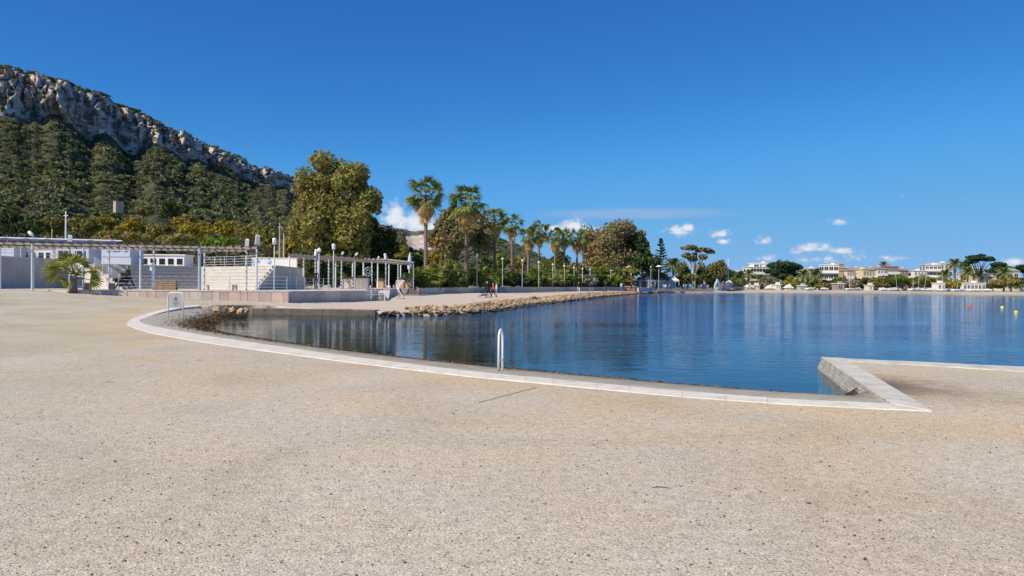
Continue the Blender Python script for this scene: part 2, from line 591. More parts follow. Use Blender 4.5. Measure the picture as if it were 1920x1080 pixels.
gme = mesh_from('ground', np.column_stack([P, Z]), ff, gm, smooth=True)
sea_m, inn_m = np_inside(P, SEA), np_inside(P, INNER)
d_shore, d_sea, d_ki = np_dist(P, shore), np_dist(P, SEA, True), np_dist(P, ki)
TRI = [xy(JG), xy(JD), xy(JF)]
tri_m = np_inside(P, TRI)
py_, px_ = P[:, 1], P[:, 0]
dko = np_dist(P, ko)
att = {
    'warm': np.clip(np.exp(-dko / 4.0) * (py_ < 60) * 1.4 + tri_m * 1.0 + 0.10, 0, 1),
    'grey': np.clip(sstep(-px_, 2, 12) * (py_ < 48) + 0.1, 0, 1) * (1 - np.exp(-dko / 2.0)),
    'inner': (inn_m & ~sea_m) * 1.0,
    'prom': sstep(py_, 36, 46) * (px_ > -19) * (py_ < 235) * (~inn_m) * sstep(px_ + 0 * py_, -19, -12),
    'sand': (sstep(py_, 195, 205) * (py_ < 262) * (px_ > 20)) * 1.0,
    'scrub': np.clip(sstep(py_, 256, 268) + (px_ < -45) * sstep(py_, 50, 62) + sstep(np.abs(px_), 120, 160) * (py_ < 10) * 0, 0, 1),
    'wrack': np.clip(np.exp(-np.maximum(d_shore - 0.05, 0) / np.interp(px_, [-16, -12, -8, 0, 8], [0.9, 0.9, 1.1, 1.3, 1.0])) * 1.25, 0, 1) * ((~sea_m) | (d_sea < 0.7)),
    'bed': sea_m * np.clip((d_sea - 0.15) / 0.5, 0, 1),
}
for k, v in att.items():
    a = gme.attributes.new(k, 'FLOAT', 'POINT')
    a.data.foreach_set('value', v.astype(np.float32))
tag(obj('ground', gme), 'pale beige gravel plaza, promenade and beach ground', kind='structure')

# ---- water
wx = grow(-17, 30, 0.5, -40, 1500, 1.12)
wy = grow(9, 60, 0.5, 4, 330, 1.12)
WX, WY = np.meshgrid(wx, wy)
WP = np.stack([WX.ravel(), WY.ravel()], 1)
ds_all = np_dist(WP, shore)
sea_w = np_inside(WP, SEA)
dep = np.where(sea_w, np.minimum(ds_all, 60), 0)
wm = bpy.data.materials.new('sea_water')
wm.use_nodes = True
wm.node_tree.nodes.clear()
t = NT(wm.node_tree)
geo = t.n('ShaderNodeNewGeometry').outputs['Position']
dp = t.n('ShaderNodeAttribute', attribute_name='offshore').outputs['Fac']
rip = t.vmath('MULTIPLY', geo, (1.0, 2.2, 1.0))
r1 = t.noise(rip, 1.9, 3, 0.55, 0.4)
r2 = t.noise(rip, 0.45, 2, 0.5, 0.3)
calm = t.range(t.noise(t.vmath('MULTIPLY', geo, (0.05, 0.16, 1)), 1.0, 3, 0.55), 0.36, 0.62, 0.4, 1.5)
hgt = t.math('ADD', t.math('MULTIPLY', r1, 0.020), t.math('MULTIPLY', r2, 0.030))
bmp = t.n('ShaderNodeBump', {'Strength': t.math('MULTIPLY', calm, t.range(dp, 1.0, 16.0, 0.3, 1.1)), 'Distance': 1.0, 'Height': hgt}).outputs[0]
body = t.n('ShaderNodeBsdfDiffuse', {'Color': t.mix(t.range(dp, 2, 26), (0.006, 0.050, 0.090), (0.0, 0.070, 0.25))})
clear = t.n('ShaderNodeBsdfTransparent', {'Color': (0.62, 0.70, 0.60)})
inn = t.n('ShaderNodeMixShader', {0: t.range(dp, 0.5, 13.0, 0.08, 1.0), 1: clear, 2: body})
gl = t.n('ShaderNodeBsdfGlossy', {'Color': (0.86, 0.95, 1.0), 'Roughness': 0.05, 'Normal': bmp})
fr = t.n('ShaderNodeFresnel', {'IOR': 1.333, 'Normal': bmp})
sh = t.n('ShaderNodeMixShader', {0: t.math('MULTIPLY', fr.outputs[0], 0.9), 1: inn, 2: gl})
t.n('ShaderNodeOutputMaterial', {0: sh})
nwx, nwy = len(wx), len(wy)
ii = (np.arange(nwy - 1)[:, None] * nwx + np.arange(nwx - 1)[None]).ravel()
wff = np.stack([ii, ii + 1, ii + nwx + 1, ii + nwx], 1)
wme = mesh_from('sea_water', np.column_stack([WP, np.full(len(WP), WATER_Z)]), wff, wm, smooth=True)
a = wme.attributes.new('offshore', 'FLOAT', 'POINT')
a.data.foreach_set('value', dep.astype(np.float32))
tag(obj('water', wme), 'calm blue sea water of the bay', kind='structure')

# ---- white kerb round the bay
kerb_m = pmat('white_kerb', (0.76, 0.70, 0.57), 0.8, 0.12, 2.0, 0.4, 60, dirt=(0.52, 0.46, 0.36), dscale=2.6)


def resample(line, step):
    out = [np.array(line[0])]
    for a, b in zip(line[:-1], line[1:]):
        a, b = np.array(a), np.array(b)
        n = max(1, int(np.hypot(*(b - a)) / step))
        out += [a + (b - a) * (k + 1) / n for k in range(n)]
    return out


def smooth_pair(O, I, n=5):
    """Catmull-Rom through both edge lines"""
    def cr(L):
        L = [np.array(p) for p in L]
        L = [2 * L[0] - L[1]] + L + [2 * L[-1] - L[-2]]
        out = []
        for k in range(1, len(L) - 2):
            for j in range(n):
                s = j / n
                out.append(0.5 * ((2 * L[k]) + (L[k + 1] - L[k - 1]) * s + (2 * L[k - 1] - 5 * L[k] + 4 * L[k + 1] - L[k + 2]) * s * s + (3 * L[k] - L[k - 1] - 3 * L[k + 1] + L[k + 2]) * s ** 3))
        return out + [L[-2]]
    return cr(O), cr(I)


so, si = smooth_pair(ko, ki)
zo = base_h([p[0] for p in so], [p[1] for p in so])
kerb = link(tag(bpy.data.objects.new('kerb', None), 'white stone kerb curving round the edge of the bay', kind='structure'))
rr = random.Random(12)
k0 = 0
while k0 < len(so) - 1:
    k1 = min(len(so) - 1, k0 + rr.choice([3, 4, 4, 5]))
    vs, fs = [], []
    dz = rr.uniform(-0.002, 0.002)
    for k in range(k0, k1 + 1):
        o_, i_, z0 = np.array(so[k]), np.array(si[k]), zo[k] + dz
        if k in (k0, k1):           # open a thin joint
            m_ = k + (1 if k == k0 else -1)
            f_ = 0.0022 / max(0.05, np.linalg.norm(np.array(so[m_]) - o_))
            o_, i_ = o_ + (np.array(so[m_]) - o_) * f_, i_ + (np.array(si[m_]) - i_) * f_
        w_ = (i_ - o_) / np.linalg.norm(i_ - o_)
        o_, i_ = o_ + w_ * rr.uniform(-.006, .006), i_ + w_ * rr.uniform(-.008, .008)
        c = w_ * 0.010
        vs += [(o_[0], o_[1], z0 - 0.1), (o_[0], o_[1], z0 + 0.006), (o_[0] + c[0], o_[1] + c[1], z0 + 0.013),
               (i_[0] - c[0], i_[1] - c[1], z0 + 0.013), (i_[0], i_[1], z0 + 0.006), (i_[0], i_[1], z0 - 0.3)]
    n_ = k1 - k0
    for k in range(n_):
        fs += [(6 * k + j, 6 * k + j + 1, 6 * k + 7 + j, 6 * k + 6 + j) for j in range(5)]
    fs += [(5, 4, 3, 2, 1, 0), tuple(6 * n_ + j for j in range(6))]
    MB().add(vs, fs).build('kerb_stone', kerb_m, kerb)
    k0 = k1

# ---- joint in the paving
p, q = G(895, 755.5), G(1005, 727)
mb = MB()
pts = [p.lerp(q, k / 10) + Vector((random.Random(k).uniform(-.02, .02), 0, 0.006)) for k in range(11)]
for a, b in zip(pts[:-1], pts[1:]):
    mb.beam(a, b, 0.014, 0.004)
tag(mb.build('paving_joint', pmat('joint_dark', (0.50, 0.425, 0.32), 0.95)), 'thin dark joint across the gravel', kind='structure')

# ---- jetty of concrete slabs on layered courses
jet_top = pmat('jetty_slab', (0.63, 0.59, 0.48), 0.85, 0.14, 1.6, 0.5, 30, dirt=(0.36, 0.345, 0.32), dscale=2.2)
jet_side = pmat('jetty_course', (0.50, 0.46, 0.38), 0.9, 0.30, 6.0, 0.9, 30, dirt=(0.13, 0.12, 0.10), dscale=5.0)
jet = thing('jetty', 'low angled concrete jetty with layered weathered side at the right', 'jetty', (JA.x, JA.y, 0))
o0 = Vector((JA.x, JA.y, 0))
cuts = [0.0, 0.27, 0.335, 0.62, 1.0]
for k in range(4):
    a, b = cuts[k] + 0.0015, cuts[k + 1] - 0.0015
    pl = [JA.lerp(JB, a), JC.lerp(JD, a), JC.lerp(JD, b), JA.lerp(JB, b)]
    if k == 3:
        pl = [pl[0], pl[1], JD, JB]
    dz = (0, -0.006, 0.004, 0)[k]
    mb = MB()
    rr = random.Random(k)
    mb.prism([xy(v - o0) for v in pl], -0.10, JT + dz)
    mb.build('slab', jet_top, jet)
nrm = Vector((JB.y - JA.y, -(JB.x - JA.x), 0)).normalized()
if nrm.x > 0: nrm = -nrm
for k, (z0, z1, off) in enumerate([(-0.045, 0.012, 0.015), (-0.105, -0.052, 0.035), (-0.165, -0.112, 0.055), (-0.9, -0.172, 0.085)]):
    mb = MB()
    rr = random.Random(20 + k)
    m_ = 36
    inner_l, outer_l = [], []
    for j in range(m_ + 1):
        s = j / m_ * 1.06
        c = JA + (JB - JA) * s - o0
        inner_l.append(c - nrm * 0.25)
        outer_l.append(c + nrm * (off + rr.uniform(-0.006, 0.006)))
    poly = inner_l + outer_l[::-1]
    vs, fs = [], []
    for j in range(m_ + 1):
        dz = rr.uniform(-0.004, 0.004)
        for (c, z) in ((inner_l[j], z0), (outer_l[j], z0 + dz), (outer_l[j], z1 + dz), (inner_l[j], z1)):
            vs.append((c.x, c.y, z))
    for j in range(m_):
        fs += [(4 * j + i, 4 * j + (i + 1) % 4, 4 * j + 4 + (i + 1) % 4, 4 * j + 4 + i) for i in range(4)]
    fs += [(0, 1, 2, 3), (4 * m_ + 3, 4 * m_ + 2, 4 * m_ + 1, 4 * m_)]
    mb.add(vs, fs).build('side_course', jet_side, jet)
# far arm, slabs to the right
n_s = 7
for k in range(n_s):
    a, b = k / n_s + 0.001, (k + 1) / n_s - 0.001
    pl = [JA.lerp(JE, a), JA.lerp(JE, b), JG.lerp(JF, b), JG.lerp(JF, a)]
    if k == 0:
        pl = [JA + (JE - JA).normalized() * 1.02 * (JC - JA).length, JA.lerp(JE, b), JG.lerp(JF, b), JG]
    mb = MB()
    mb.prism([xy(v - o0) for v in pl], -0.9, JT - 0.012 + 0.004 * (k % 2))
    mb.build('slab', jet_top, jet)

# ---- quay edge blocks
quay_m = pmat('quay_stone', (0.15, 0.125, 0.095), 0.9, 0.25, 2.5, 0.5, 25, dirt=(0.08, 0.07, 0.055), dscale=1.6)
Q0, Q1 = Vector((*quay[0], 0)), Vector((*quay[1], 0))
qz = lambda p: float(base_h(p.x, p.y))
qt = thing('quay_edge', 'dark stone block edge of the promenade above the inner water', 'quay', (Q0.x, Q0.y, 0))
qd = (Q1 - Q0).normalized()
qn = Vector((-qd.y, qd.x, 0))
ang = math.atan2(qd.y, qd.x)
L = (Q1 - Q0).length
s = -0.8
rr = random.Random(3)
while s < L + 0.2:
    ln = rr.uniform(1.5, 2.1)
    c = Q0 + qd * (s + ln / 2) + qn * 0.42 - Q0
    MB().box((c.x, c.y, -0.50 + 0.04 + rr.uniform(-.008, .008)), (ln - 0.015, 0.86, 1.1), ang, ch=0.03).build('block', quay_m, qt)
    s += ln
# ================================================================== limestone headland and far hill
def fbm(x, y, z, o=4):
    return mnoise.fractal((x, y, z), 1.0, 2.0, o, noise_basis='PERLIN_ORIGINAL')


RIDGE = [(-900, 60), (-500, 85), (-200, 108), (0, 128), (60, 139), (110, 155), (180, 172), (220, 193), (260, 211), (300, 236), (350, 257), (400, 277), (430, 290), (480, 316), (550, 335), (620, 372), (700, 415), (760, 440)]
CLIFF = [(-900, 190), (-500, 200), (-200, 205), (0, 205), (60, 216), (120, 238), (170, 258), (215, 262), (260, 276), (330, 293), (400, 318), (450, 332), (500, 345), (550, 362), (620, 385), (700, 425), (760, 450)]
ridge_px = lambda p: float(np.interp(p, *zip(*RIDGE)))
cliff_px = lambda p: float(np.interp(p, *zip(*CLIFF)))
ridge_d = lambda p: float(np.interp(p, [-900, -300, 0, 300, 550, 760], [370, 400, 430, 520, 650, 800]))
hor = lambda p: 534 + (p - 960) * math.tan(ROLL)
NU, NL, NC, NB = 460, 60, 72, 8
hv, hrock = [], []
for i in range(NU + 1):
    px = -900 + 1660 * i / NU
    dr = ridge_d(px)
    jr = fbm(px * 0.02, 3.1, 0, 5) * 9 + fbm(px * 0.11, 1.3, 0, 3) * 5
    cy = cliff_px(px) + fbm(px * 0.018, 7.7, 0, 3) * 22
    ry = ridge_px(px) + jr * 0.8
    d_foot = 190 + 0.06 * px
    d_cl = dr - 40
    z_of = lambda y, d: CAM_H + (hor(px) - y) * d / F
    zc, zr = z_of(cy, d_cl), z_of(ry, dr)
    for j in range(NL + NC + NB + 1):
        if j <= NL:
            s = j / NL
            d = d_foot + (d_cl - d_foot) * s
            z = -2 + (zc + 2) * (0.35 * s + 0.65 * s ** 1.55)
            x0 = px
            q = A(x0, hor(px), d)
            n = fbm(q.x * 0.02, d * 0.02, 0, 4) * 4 * min(1, s * 4) * (1 - s * 0.3)
            p = Vector((q.x, d, z + n))
            rk = max(0, s - 0.93) * 6
        elif j <= NL + NC:
            s = (j - NL) / NC
            z = zc + (zr - zc) * s
            d = d_cl + 40 * (0.10 * s + 0.9 * s ** 3.0)
            q = A(px, hor(px), d)
            g = fbm(px * 0.022, z * 0.030, 5.5, 5)
            gs = fbm(px * 0.075 + z * 0.03, z * 0.06, 2.5, 4)
            crag = abs(fbm(px * 0.05, z * 0.02, 9.0, 4))
            env = min(1, s * 6) * min(1, (1 - s) * 5)
            ledge = (math.floor(z / 9 + g) - (z / 9 + g)) * 3.0
            gf = fbm(px * 0.21, z * 0.16, 4.4, 4)
            rid = 1 - abs(fbm(px * 0.12 + z * 0.05, z * 0.05, 6.1, 3)) * 2.2
            off = (g * 15 + gs * 7 - crag * 9 + ledge + gf * 2.4 + rid * 1.0) * env
            p = Vector((q.x + off * 0.35 + gf * 2.2 * env, d - off, z + (gs * 2 + gf * 1.4) * env))
            rk = 1.0
        else:
            s = (j - NL - NC) / NB
            d = dr + 120 * s
            q = A(px, hor(px), d)
            p = Vector((q.x - 60 * s, d, zr - 40 * s * s + fbm(px * 0.1, s * 4, 1) * 2 * min(1, s * 3)))
            rk = 0.4
        hv.append(p)
        hrock.append(rk)
RW = NL + NC + NB + 1
hf = [(i * RW + j, (i + 1) * RW + j, (i + 1) * RW + j + 1, i * RW + j + 1) for i in range(NU) for j in range(RW - 1)]
hm = bpy.data.materials.new('limestone_and_scrub')
hm.use_nodes = True
t = NT(hm.node_tree)
bs = hm.node_tree.nodes['Principled BSDF']
geo = t.n('ShaderNodeNewGeometry')
pos = geo.outputs['Position']
rk = t.n('ShaderNodeAttribute', attribute_name='rock').outputs['Fac']
st = t.noise(t.vmath('MULTIPLY', pos, (1, 1, 0.35)), 0.10, 6, 0.65, 0.6)
st2 = t.noise(pos, 0.45, 5, 0.65)
rc = t.ramp(st, [(0.28, (0.27, 0.25, 0.225)), (0.43, (0.42, 0.385, 0.345)), (0.55, (0.62, 0.575, 0.51)), (0.70, (0.80, 0.74, 0.65))])
rc = t.mix(1.0, rc, t.ramp(st2, [(0.3, (0.6, 0.6, 0.6)), (0.7, (1.25, 1.23, 1.2))]), 'MULTIPLY')
ochre = t.range(t.noise(pos, 0.03, 3), 0.58, 0.70, 0, 0.2)
rc = t.mix(ochre, rc, (0.33, 0.24, 0.15))
veg = t.mix(t.range(t.noise(pos, 0.12, 5), 0.35, 0.65), (0.06, 0.065, 0.035), (0.115, 0.11, 0.06))
upz = t.n('ShaderNodeSeparateXYZ', {0: geo.outputs['Normal']}).outputs[2]
ledge = t.math('MULTIPLY', t.range(upz, 0.55, 0.75), t.range(t.noise(pos, 0.2, 4, 0.7), 0.42, 0.55))
rc = t.mix(ledge, rc, veg)
fac = t.range(t.math('ADD', rk, t.math('MULTIPLY', t.math('SUBTRACT', t.noise(pos, 0.07, 4), 0.5), 0.8)), 0.35, 0.6)
t.set(bs, 'Base Color', t.mix(fac, veg, rc))
bs.inputs['Roughness'].default_value = 0.95
bs.inputs['Specular IOR Level'].default_value = 0.1
t.set(bs, 'Normal', t.n('ShaderNodeBump', {'Strength': 0.9, 'Distance': 2.5, 'Height': t.math('ADD', st, t.math('MULTIPLY', st2, 0.5))}))
hme = mesh_from('headland', np.array([tuple(v) for v in hv]), np.array(hf), hm)
a = hme.attributes.new('rock', 'FLOAT', 'POINT')
a.data.foreach_set('value', np.array(hrock, dtype=np.float32))
tag(obj('headland', hme), 'limestone headland with grey cliff band above a wooded slope', kind='structure')


# ------------------------------------------------------------------ foliage
def leaf_quads(c, nrm, size, rs, aspect=1.6):
    """one quad per leaf (or spray of leaves)"""
    n = len(c)
    nrm = nrm / (np.linalg.norm(nrm, axis=1, keepdims=True) + 1e-9)
    r = rs.normal(size=(n, 3))
    u = np.cross(nrm, r)
    u /= np.linalg.norm(u, axis=1, keepdims=True) + 1e-9
    v = np.cross(nrm, u)
    s = (size * (0.6 + 0.8 * rs.rand(n)))[:, None]
    u, v = u * s * 0.5 * aspect, v * s * 0.5
    V = np.stack([c - u, c - v * 0.9 + u * 0.1, c + u, c + v * 0.9 - u * 0.1], 1).reshape(-1, 3)
    return V, np.arange(4 * n).reshape(-1, 4)


def lobed_points(lobes, n, rs, inner=0.25, up=0.3):
    lobes = np.array(lobes, float)
    area = (lobes[:, 3] * lobes[:, 4] + lobes[:, 4] * lobes[:, 5] + lobes[:, 3] * lobes[:, 5])
    pick = rs.choice(len(lobes), n, p=area / area.sum())
    L = lobes[pick]
    d = rs.normal(size=(n, 3))
    d /= np.linalg.norm(d, axis=1, keepdims=True)
    rad = np.where(rs.rand(n) < inner, rs.rand(n) ** 0.5 * 0.8, 0.80 + 0.28 * rs.rand(n))
    # ragged surface
    rag = 1 + 0.16 * np.sin(d[:, 0] * 7 + pick) * np.sin(d[:, 1] * 6 + pick * 2.1) * np.sin(d[:, 2] * 5 + 1.3 * pick)
    p = L[:, :3] + d * L[:, 3:6] * (rad * rag)[:, None]
    nr = d * 0.9 + rs.normal(size=(n, 3)) * 0.75 + np.array([0, 0, up])
    return p, nr


def auto_lobes(rx, ry, rz, k, rs, zc=0.0, fill=0.38, flat=0.0):
    """clumps spread over an ellipsoid"""
    out = [(0, 0, zc, rx * 0.66, ry * 0.66, rz * 0.66)]
    for i in range(k):
        d = rs.normal(size=3)
        d /= np.linalg.norm(d)
        if d[2] < -0.55: d[2] *= -0.5
        q = fill * (0.7 + 0.7 * rs.rand())
        r = 0.72 + 0.12 * rs.rand()
        out.append((d[0] * rx * r, d[1] * ry * r, zc + d[2] * rz * r, rx * q, ry * q, rz * q * 0.85))
    return out


def crown_mesh(name, lobes, n, size, mats, seed, inner=0.25, up=0.3, aspect=1.6):
    rs = np.random.RandomState(seed)
    p, nr = lobed_points(lobes, n, rs, inner, up)
    V, Fq = leaf_quads(p, nr, np.full(n, size), rs, aspect)
    return mesh_from(name, V, Fq, mats)


maquis = leafmat('maquis_leaves', [(0.034, 0.038, 0.021), (0.055, 0.06, 0.033), (0.08, 0.082, 0.046), (0.115, 0.11, 0.062)], 0.2, 0.4, gain=3.2, tone=True)
pine_l = leafmat('pine_leaves', [(0.014, 0.024, 0.012), (0.022, 0.038, 0.018), (0.036, 0.055, 0.024)], 0.1, 0.4)
# wooded slope: a mass nobody could count
HV = np.array([tuple(v) for v in hv]).reshape(NU + 1, RW, 3)
rs = np.random.RandomState(11)
base_clumps = []
for k in range(5):
    r2 = np.random.RandomState(50 + k)
    pts, nr = lobed_points(auto_lobes(1, 1, 0.8, 5, r2, 0.45), 72, r2, 0.1, 0.5)
    base_clumps.append(leaf_quads(pts, nr, np.full(72, 0.44), r2, 1.5)[0])


def scatter_clumps(name, pts, sizes, mat, label, rs, squash=0.9):
    VV = []
    for p, s in zip(pts, sizes):
        b = base_clumps[rs.randint(len(base_clumps))]
        a = rs.rand() * 6.283
        ca, sa = math.cos(a), math.sin(a)
        q = b * np.array([s, s, s * squash * (0.8 + 0.5 * rs.rand())])
        VV.append(np.stack([q[:, 0] * ca - q[:, 1] * sa + p[0], q[:, 0] * sa + q[:, 1] * ca + p[1], q[:, 2] + p[2]], 1))
    V = np.concatenate(VV)
    o = obj(name, mesh_from(name, V, np.arange(len(V)).reshape(-1, 4), mat))
    a_ = o.data.attributes.new('tone', 'FLOAT', 'POINT')
    a_.data.foreach_set('value', np.repeat(rs.rand(len(VV)), len(VV[0])).astype(np.float32))
    return tag(o, label, 'woodland', kind='stuff')


pts, sz = [], []
while len(pts) < 11000:
    u = rs.rand() * NU
    if u / NU * 1660 - 900 < -420 and rs.rand() < 0.75: continue
    v = (0.03 + 0.97 * rs.rand() ** 0.72) * NL
    i, j = int(u), int(min(v, NL - 1))
    fu, fv_ = u - i, v - j
    p = (HV[i, j] * (1 - fv_) + HV[i, j + 1] * fv_) * (1 - fu) + (HV[min(i + 1, NU), j] * (1 - fv_) + HV[min(i + 1, NU), j + 1] * fv_) * fu
    p = p + np.array([rs.normal(), rs.normal(), 0]) * 0.8
    dens = fbm(p[0] * 0.012, p[1] * 0.012, 3.3, 3)
    if v > NL * 0.93 and rs.rand() < 0.55: continue
    if dens < -0.35 and rs.rand() < 0.4: continue
    pts.append(p - np.array([0, 0, 0.3]))
    sz.append((0.85 + 1.75 * rs.rand() ** 1.8) * (0.75 + 0.5 * (dens > 0.1)))
scatter_clumps('hillside_woodland', pts, sz, maquis, 'dense dark green scrub woodland covering the headland slope', rs)
pts, sz = [], []
for k in range(1300):      # scrub on ledges and along the crest
    i = rs.randint(NU)
    if rs.rand() < 0.5:
        j = NL + NC - rs.randint(0, 4)
        s = 0.9 + 1.1 * rs.rand()
    else:
        j = NL + rs.randint(0, NC)
        if HV[i, min(j + 1, RW - 1), 2] - HV[i, j, 2] > 0.8 and rs.rand() < 0.6: continue
        s = 0.7 + 1.1 * rs.rand()
    pts.append(HV[i, j])
    sz.append(s)
scatter_clumps('cliff_scrub', pts, sz, maquis, 'dark bushes on the ledges and crest of the cliff', rs, 0.7)

# ---- second hill far behind the palms, with a pale quarry face
FARH = [(560, 434), (700, 430), (760, 431), (830, 433), (880, 436), (930, 444), (980, 462), (1020, 482), (1060, 500), (1110, 520), (1160, 540)]
fv, fr_ = [], []
FU, FV = 150, 26
for i in range(FU + 1):
    px = 560 + 600 * i / FU
    ry = float(np.interp(px, *zip(*FARH))) + fbm(px * 0.03, 0.4, 8, 4) * 4
    for j in range(FV + 1):
        s = j / FV
        d = 640 + 260 * s
        zt = CAM_H + (hor(px) - ry) * 900 / F
        q = A(px, hor(px), d)
        z = -3 + (zt + 3) * (0.25 * s + 0.75 * s ** 1.3)
        quar = math.exp(-((px - 800) / 44) ** 4) * math.exp(-((s - 0.80) / 0.13) ** 4)
        fv.append((q.x, d + quar * 14 + fbm(q.x * 0.05, z * 0.1, 1) * 5, z + fbm(q.x * 0.03, d * 0.03, 2, 4) * 4 * (s < 0.98)))
        fr_.append(quar)
FW = FV + 1
ffc = [(i * FW + j, (i + 1) * FW + j, (i + 1) * FW + j + 1, i * FW + j + 1) for i in range(FU) for j in range(FV)]
fm = bpy.data.materials.new('far_hill_ground')
fm.use_nodes = True
t = NT(fm.node_tree)
bs = fm.node_tree.nodes['Principled BSDF']
pos = t.n('ShaderNodeNewGeometry').outputs['Position']
rk = t.n('ShaderNodeAttribute', attribute_name='rock').outputs['Fac']
n_ = t.noise(pos, 0.08, 5, 0.65)
veg = t.ramp(n_, [(0.35, (0.05, 0.06, 0.035)), (0.55, (0.10, 0.105, 0.06)), (0.7, (0.20, 0.18, 0.13))])
rock = t.ramp(t.noise(pos, 0.12, 5, 0.7), [(0.35, (0.30, 0.24, 0.17)), (0.55, (0.55, 0.47, 0.37)), (0.75, (0.68, 0.61, 0.50))])
t.set(bs, 'Base Color', t.mix(t.range(t.math('ADD', rk, t.math('SUBTRACT', n_, 0.5)), 0.35, 0.55), veg, rock))
bs.inputs['Roughness'].default_value = 0.95
fme = mesh_from('far_hill', np.array(fv), np.array(ffc), fm)
a = fme.attributes.new('rock', 'FLOAT', 'POINT')
a.data.foreach_set('value', np.array(fr_, dtype=np.float32))
tag(obj('far_hill', fme), 'low distant hill with a pale quarry face', kind='structure')
FVa = np.array(fv).reshape(FU + 1, FW, 3)
pts, sz = [], []
while len(pts) < 1500:
    i, j = rs.randint(FU), rs.randint(FV)
    if fr_[i * FW + j] > 0.3: continue
    pts.append(FVa[i, j] + rs.normal(size=3) * np.array([2, 2, 0]))
    sz.append(1.3 + 2.2 * rs.rand())
scatter_clumps('far_hill_scrub', pts, sz, maquis, 'scattered dark scrub on the distant hill', rs)
# ================================================================== terrace, walls, steps
PZ = 1.0
WL, WR = AZ(165, 46.5, PZ), AZ(541, 49.5, PZ)
pink = pmat('pink_stone', (0.74, 0.54, 0.42), 0.85, 0.20, 1.3, 0.5, 18, dirt=(0.60, 0.46, 0.35), dscale=2.0)
pink2 = pmat('pale_stone', (0.74, 0.62, 0.49), 0.85, 0.14, 1.7, 0.5, 18, dirt=(0.62, 0.50, 0.39), dscale=2.5)
mauve = pmat('mauve_stone', (0.60, 0.48, 0.40), 0.85, 0.16, 1.5, 0.5, 18)
paving = pmat('terrace_paving', (0.68, 0.60, 0.48), 0.85, 0.10, 0.6, 0.3, 12, dirt=(0.58, 0.50, 0.40), dscale=0.5)
white = pmat('white_render', (0.82, 0.78, 0.69), 0.8, 0.05, 1.0, 0.2, 20, dirt=(0.70, 0.66, 0.57), dscale=0.8)
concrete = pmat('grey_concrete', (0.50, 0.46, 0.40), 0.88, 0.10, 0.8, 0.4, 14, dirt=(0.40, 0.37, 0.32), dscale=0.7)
steel = pmat('pale_steel', (0.70, 0.74, 0.76), 0.45, 0.08, 3.0, metal=0.15)
bluesteel = pmat('blue_grey_steel', (0.40, 0.50, 0.60), 0.45, 0.08, 3.0, metal=0.15)
whitepaint = pmat('white_paint', (0.82, 0.81, 0.77), 0.5, 0.05, 3.0)
darkwood = pmat('weathered_timber', (0.20, 0.165, 0.135), 0.85, 0.3, 2.5, 0.4, 30)
palewood = pmat('pale_timber', (0.46, 0.40, 0.33), 0.85, 0.2, 2.5, 0.4, 30)
brown_wood = pmat('brown_slats', (0.42, 0.29, 0.18), 0.75, 0.22, 5.0, 0.4, 30)
darkmetal = pmat('dark_metal', (0.05, 0.05, 0.055), 0.5, 0.2, 4.0)
lampglass = pmat('opal_glass', (0.86, 0.85, 0.80), 0.3, 0.03)
soil = pmat('planting_soil', (0.10, 0.075, 0.045), 0.95, 0.3, 0.5)
rust = pmat('rust', (0.30, 0.13, 0.06), 0.85, 0.3, 8.0)

edge = [(-60, 47.5), (-40, 47.2), (WL.x, WL.y), (WR.x, WR.y), (-15.15, 50.6), (-14.3, 54), (-13.1, 58), (-12.2, 61), (-12.0, 62.5), (-16.4, 82), (-13.9, 84), (-14.1, 94.3), (-11.9, 94.3), (-9, 104), (-2, 118), (-2, 150), (-60, 150)]
tp = MB().prism(edge, -0.5, PZ + 0.008).build('terrace_paving', paving)
tag(tp, 'pale paved terrace behind the low stone wall', kind='structure')
rp = MB()
rp.add([(-12.0, 61.9, .18), (-10.6, 63.5, .2), (-13.9, 84.5, PZ + .02), (-16.6, 82.5, PZ + .02), (-12.0, 61.9, -.4), (-10.6, 63.5, -.4), (-13.9, 84.5, -.4), (-16.6, 82.5, -.4)],
       [(0, 1, 2, 3), (4, 7, 6, 5), (0, 4, 5, 1), (1, 5, 6, 2), (2, 6, 7, 3), (3, 7, 4, 0)])
tag(rp.build('ramp', paving), 'pale ramp rising from the promenade to the terrace', kind='structure')

# ---- pink panelled wall in front of the terrace
wall = thing('stone_wall', 'low wall of pink stone panels below the pergola, sinking into the gravel', 'wall', (WL.x, WL.y, 0))
wd = (WR - WL)
wl = wd.length
wd = wd.normalized()
wn = Vector((wd.y, -wd.x, 0))
wa = math.atan2(wd.y, wd.x)
rr = random.Random(5)
s = -1.2
while s < wl - 0.05:
    ln = min(rr.uniform(0.42, 0.78), wl - s)
    off = rr.uniform(-0.008, 0.012)
    c = wd * (s + ln / 2) + wn * (0.06 + off)
    m_ = rr.choice([pink, pink, pink2, pink2, pink2, mauve] if s < wl * 0.62 else [pink, mauve, pink, pink2])
    MB().box((c.x, c.y, 0.47 + rr.uniform(-.006, .006)), (ln - 0.022, 0.12, 1.0), wa, ch=0.012).build('panel', m_, wall)
    s += ln
c = wd * (wl / 2 - 0.6) - wn * 0.12
MB().box((c.x, c.y, 0.40), (wl + 1.2, 0.2, 1.0), wa).build('core', concrete, wall)
c = wd * (wl / 2 - 0.6) - wn * 0.05
MB().box((c.x, c.y, PZ + 0.025), (wl + 1.2, 0.36, 0.06), wa, ch=0.015).build('coping', pink2, wall)

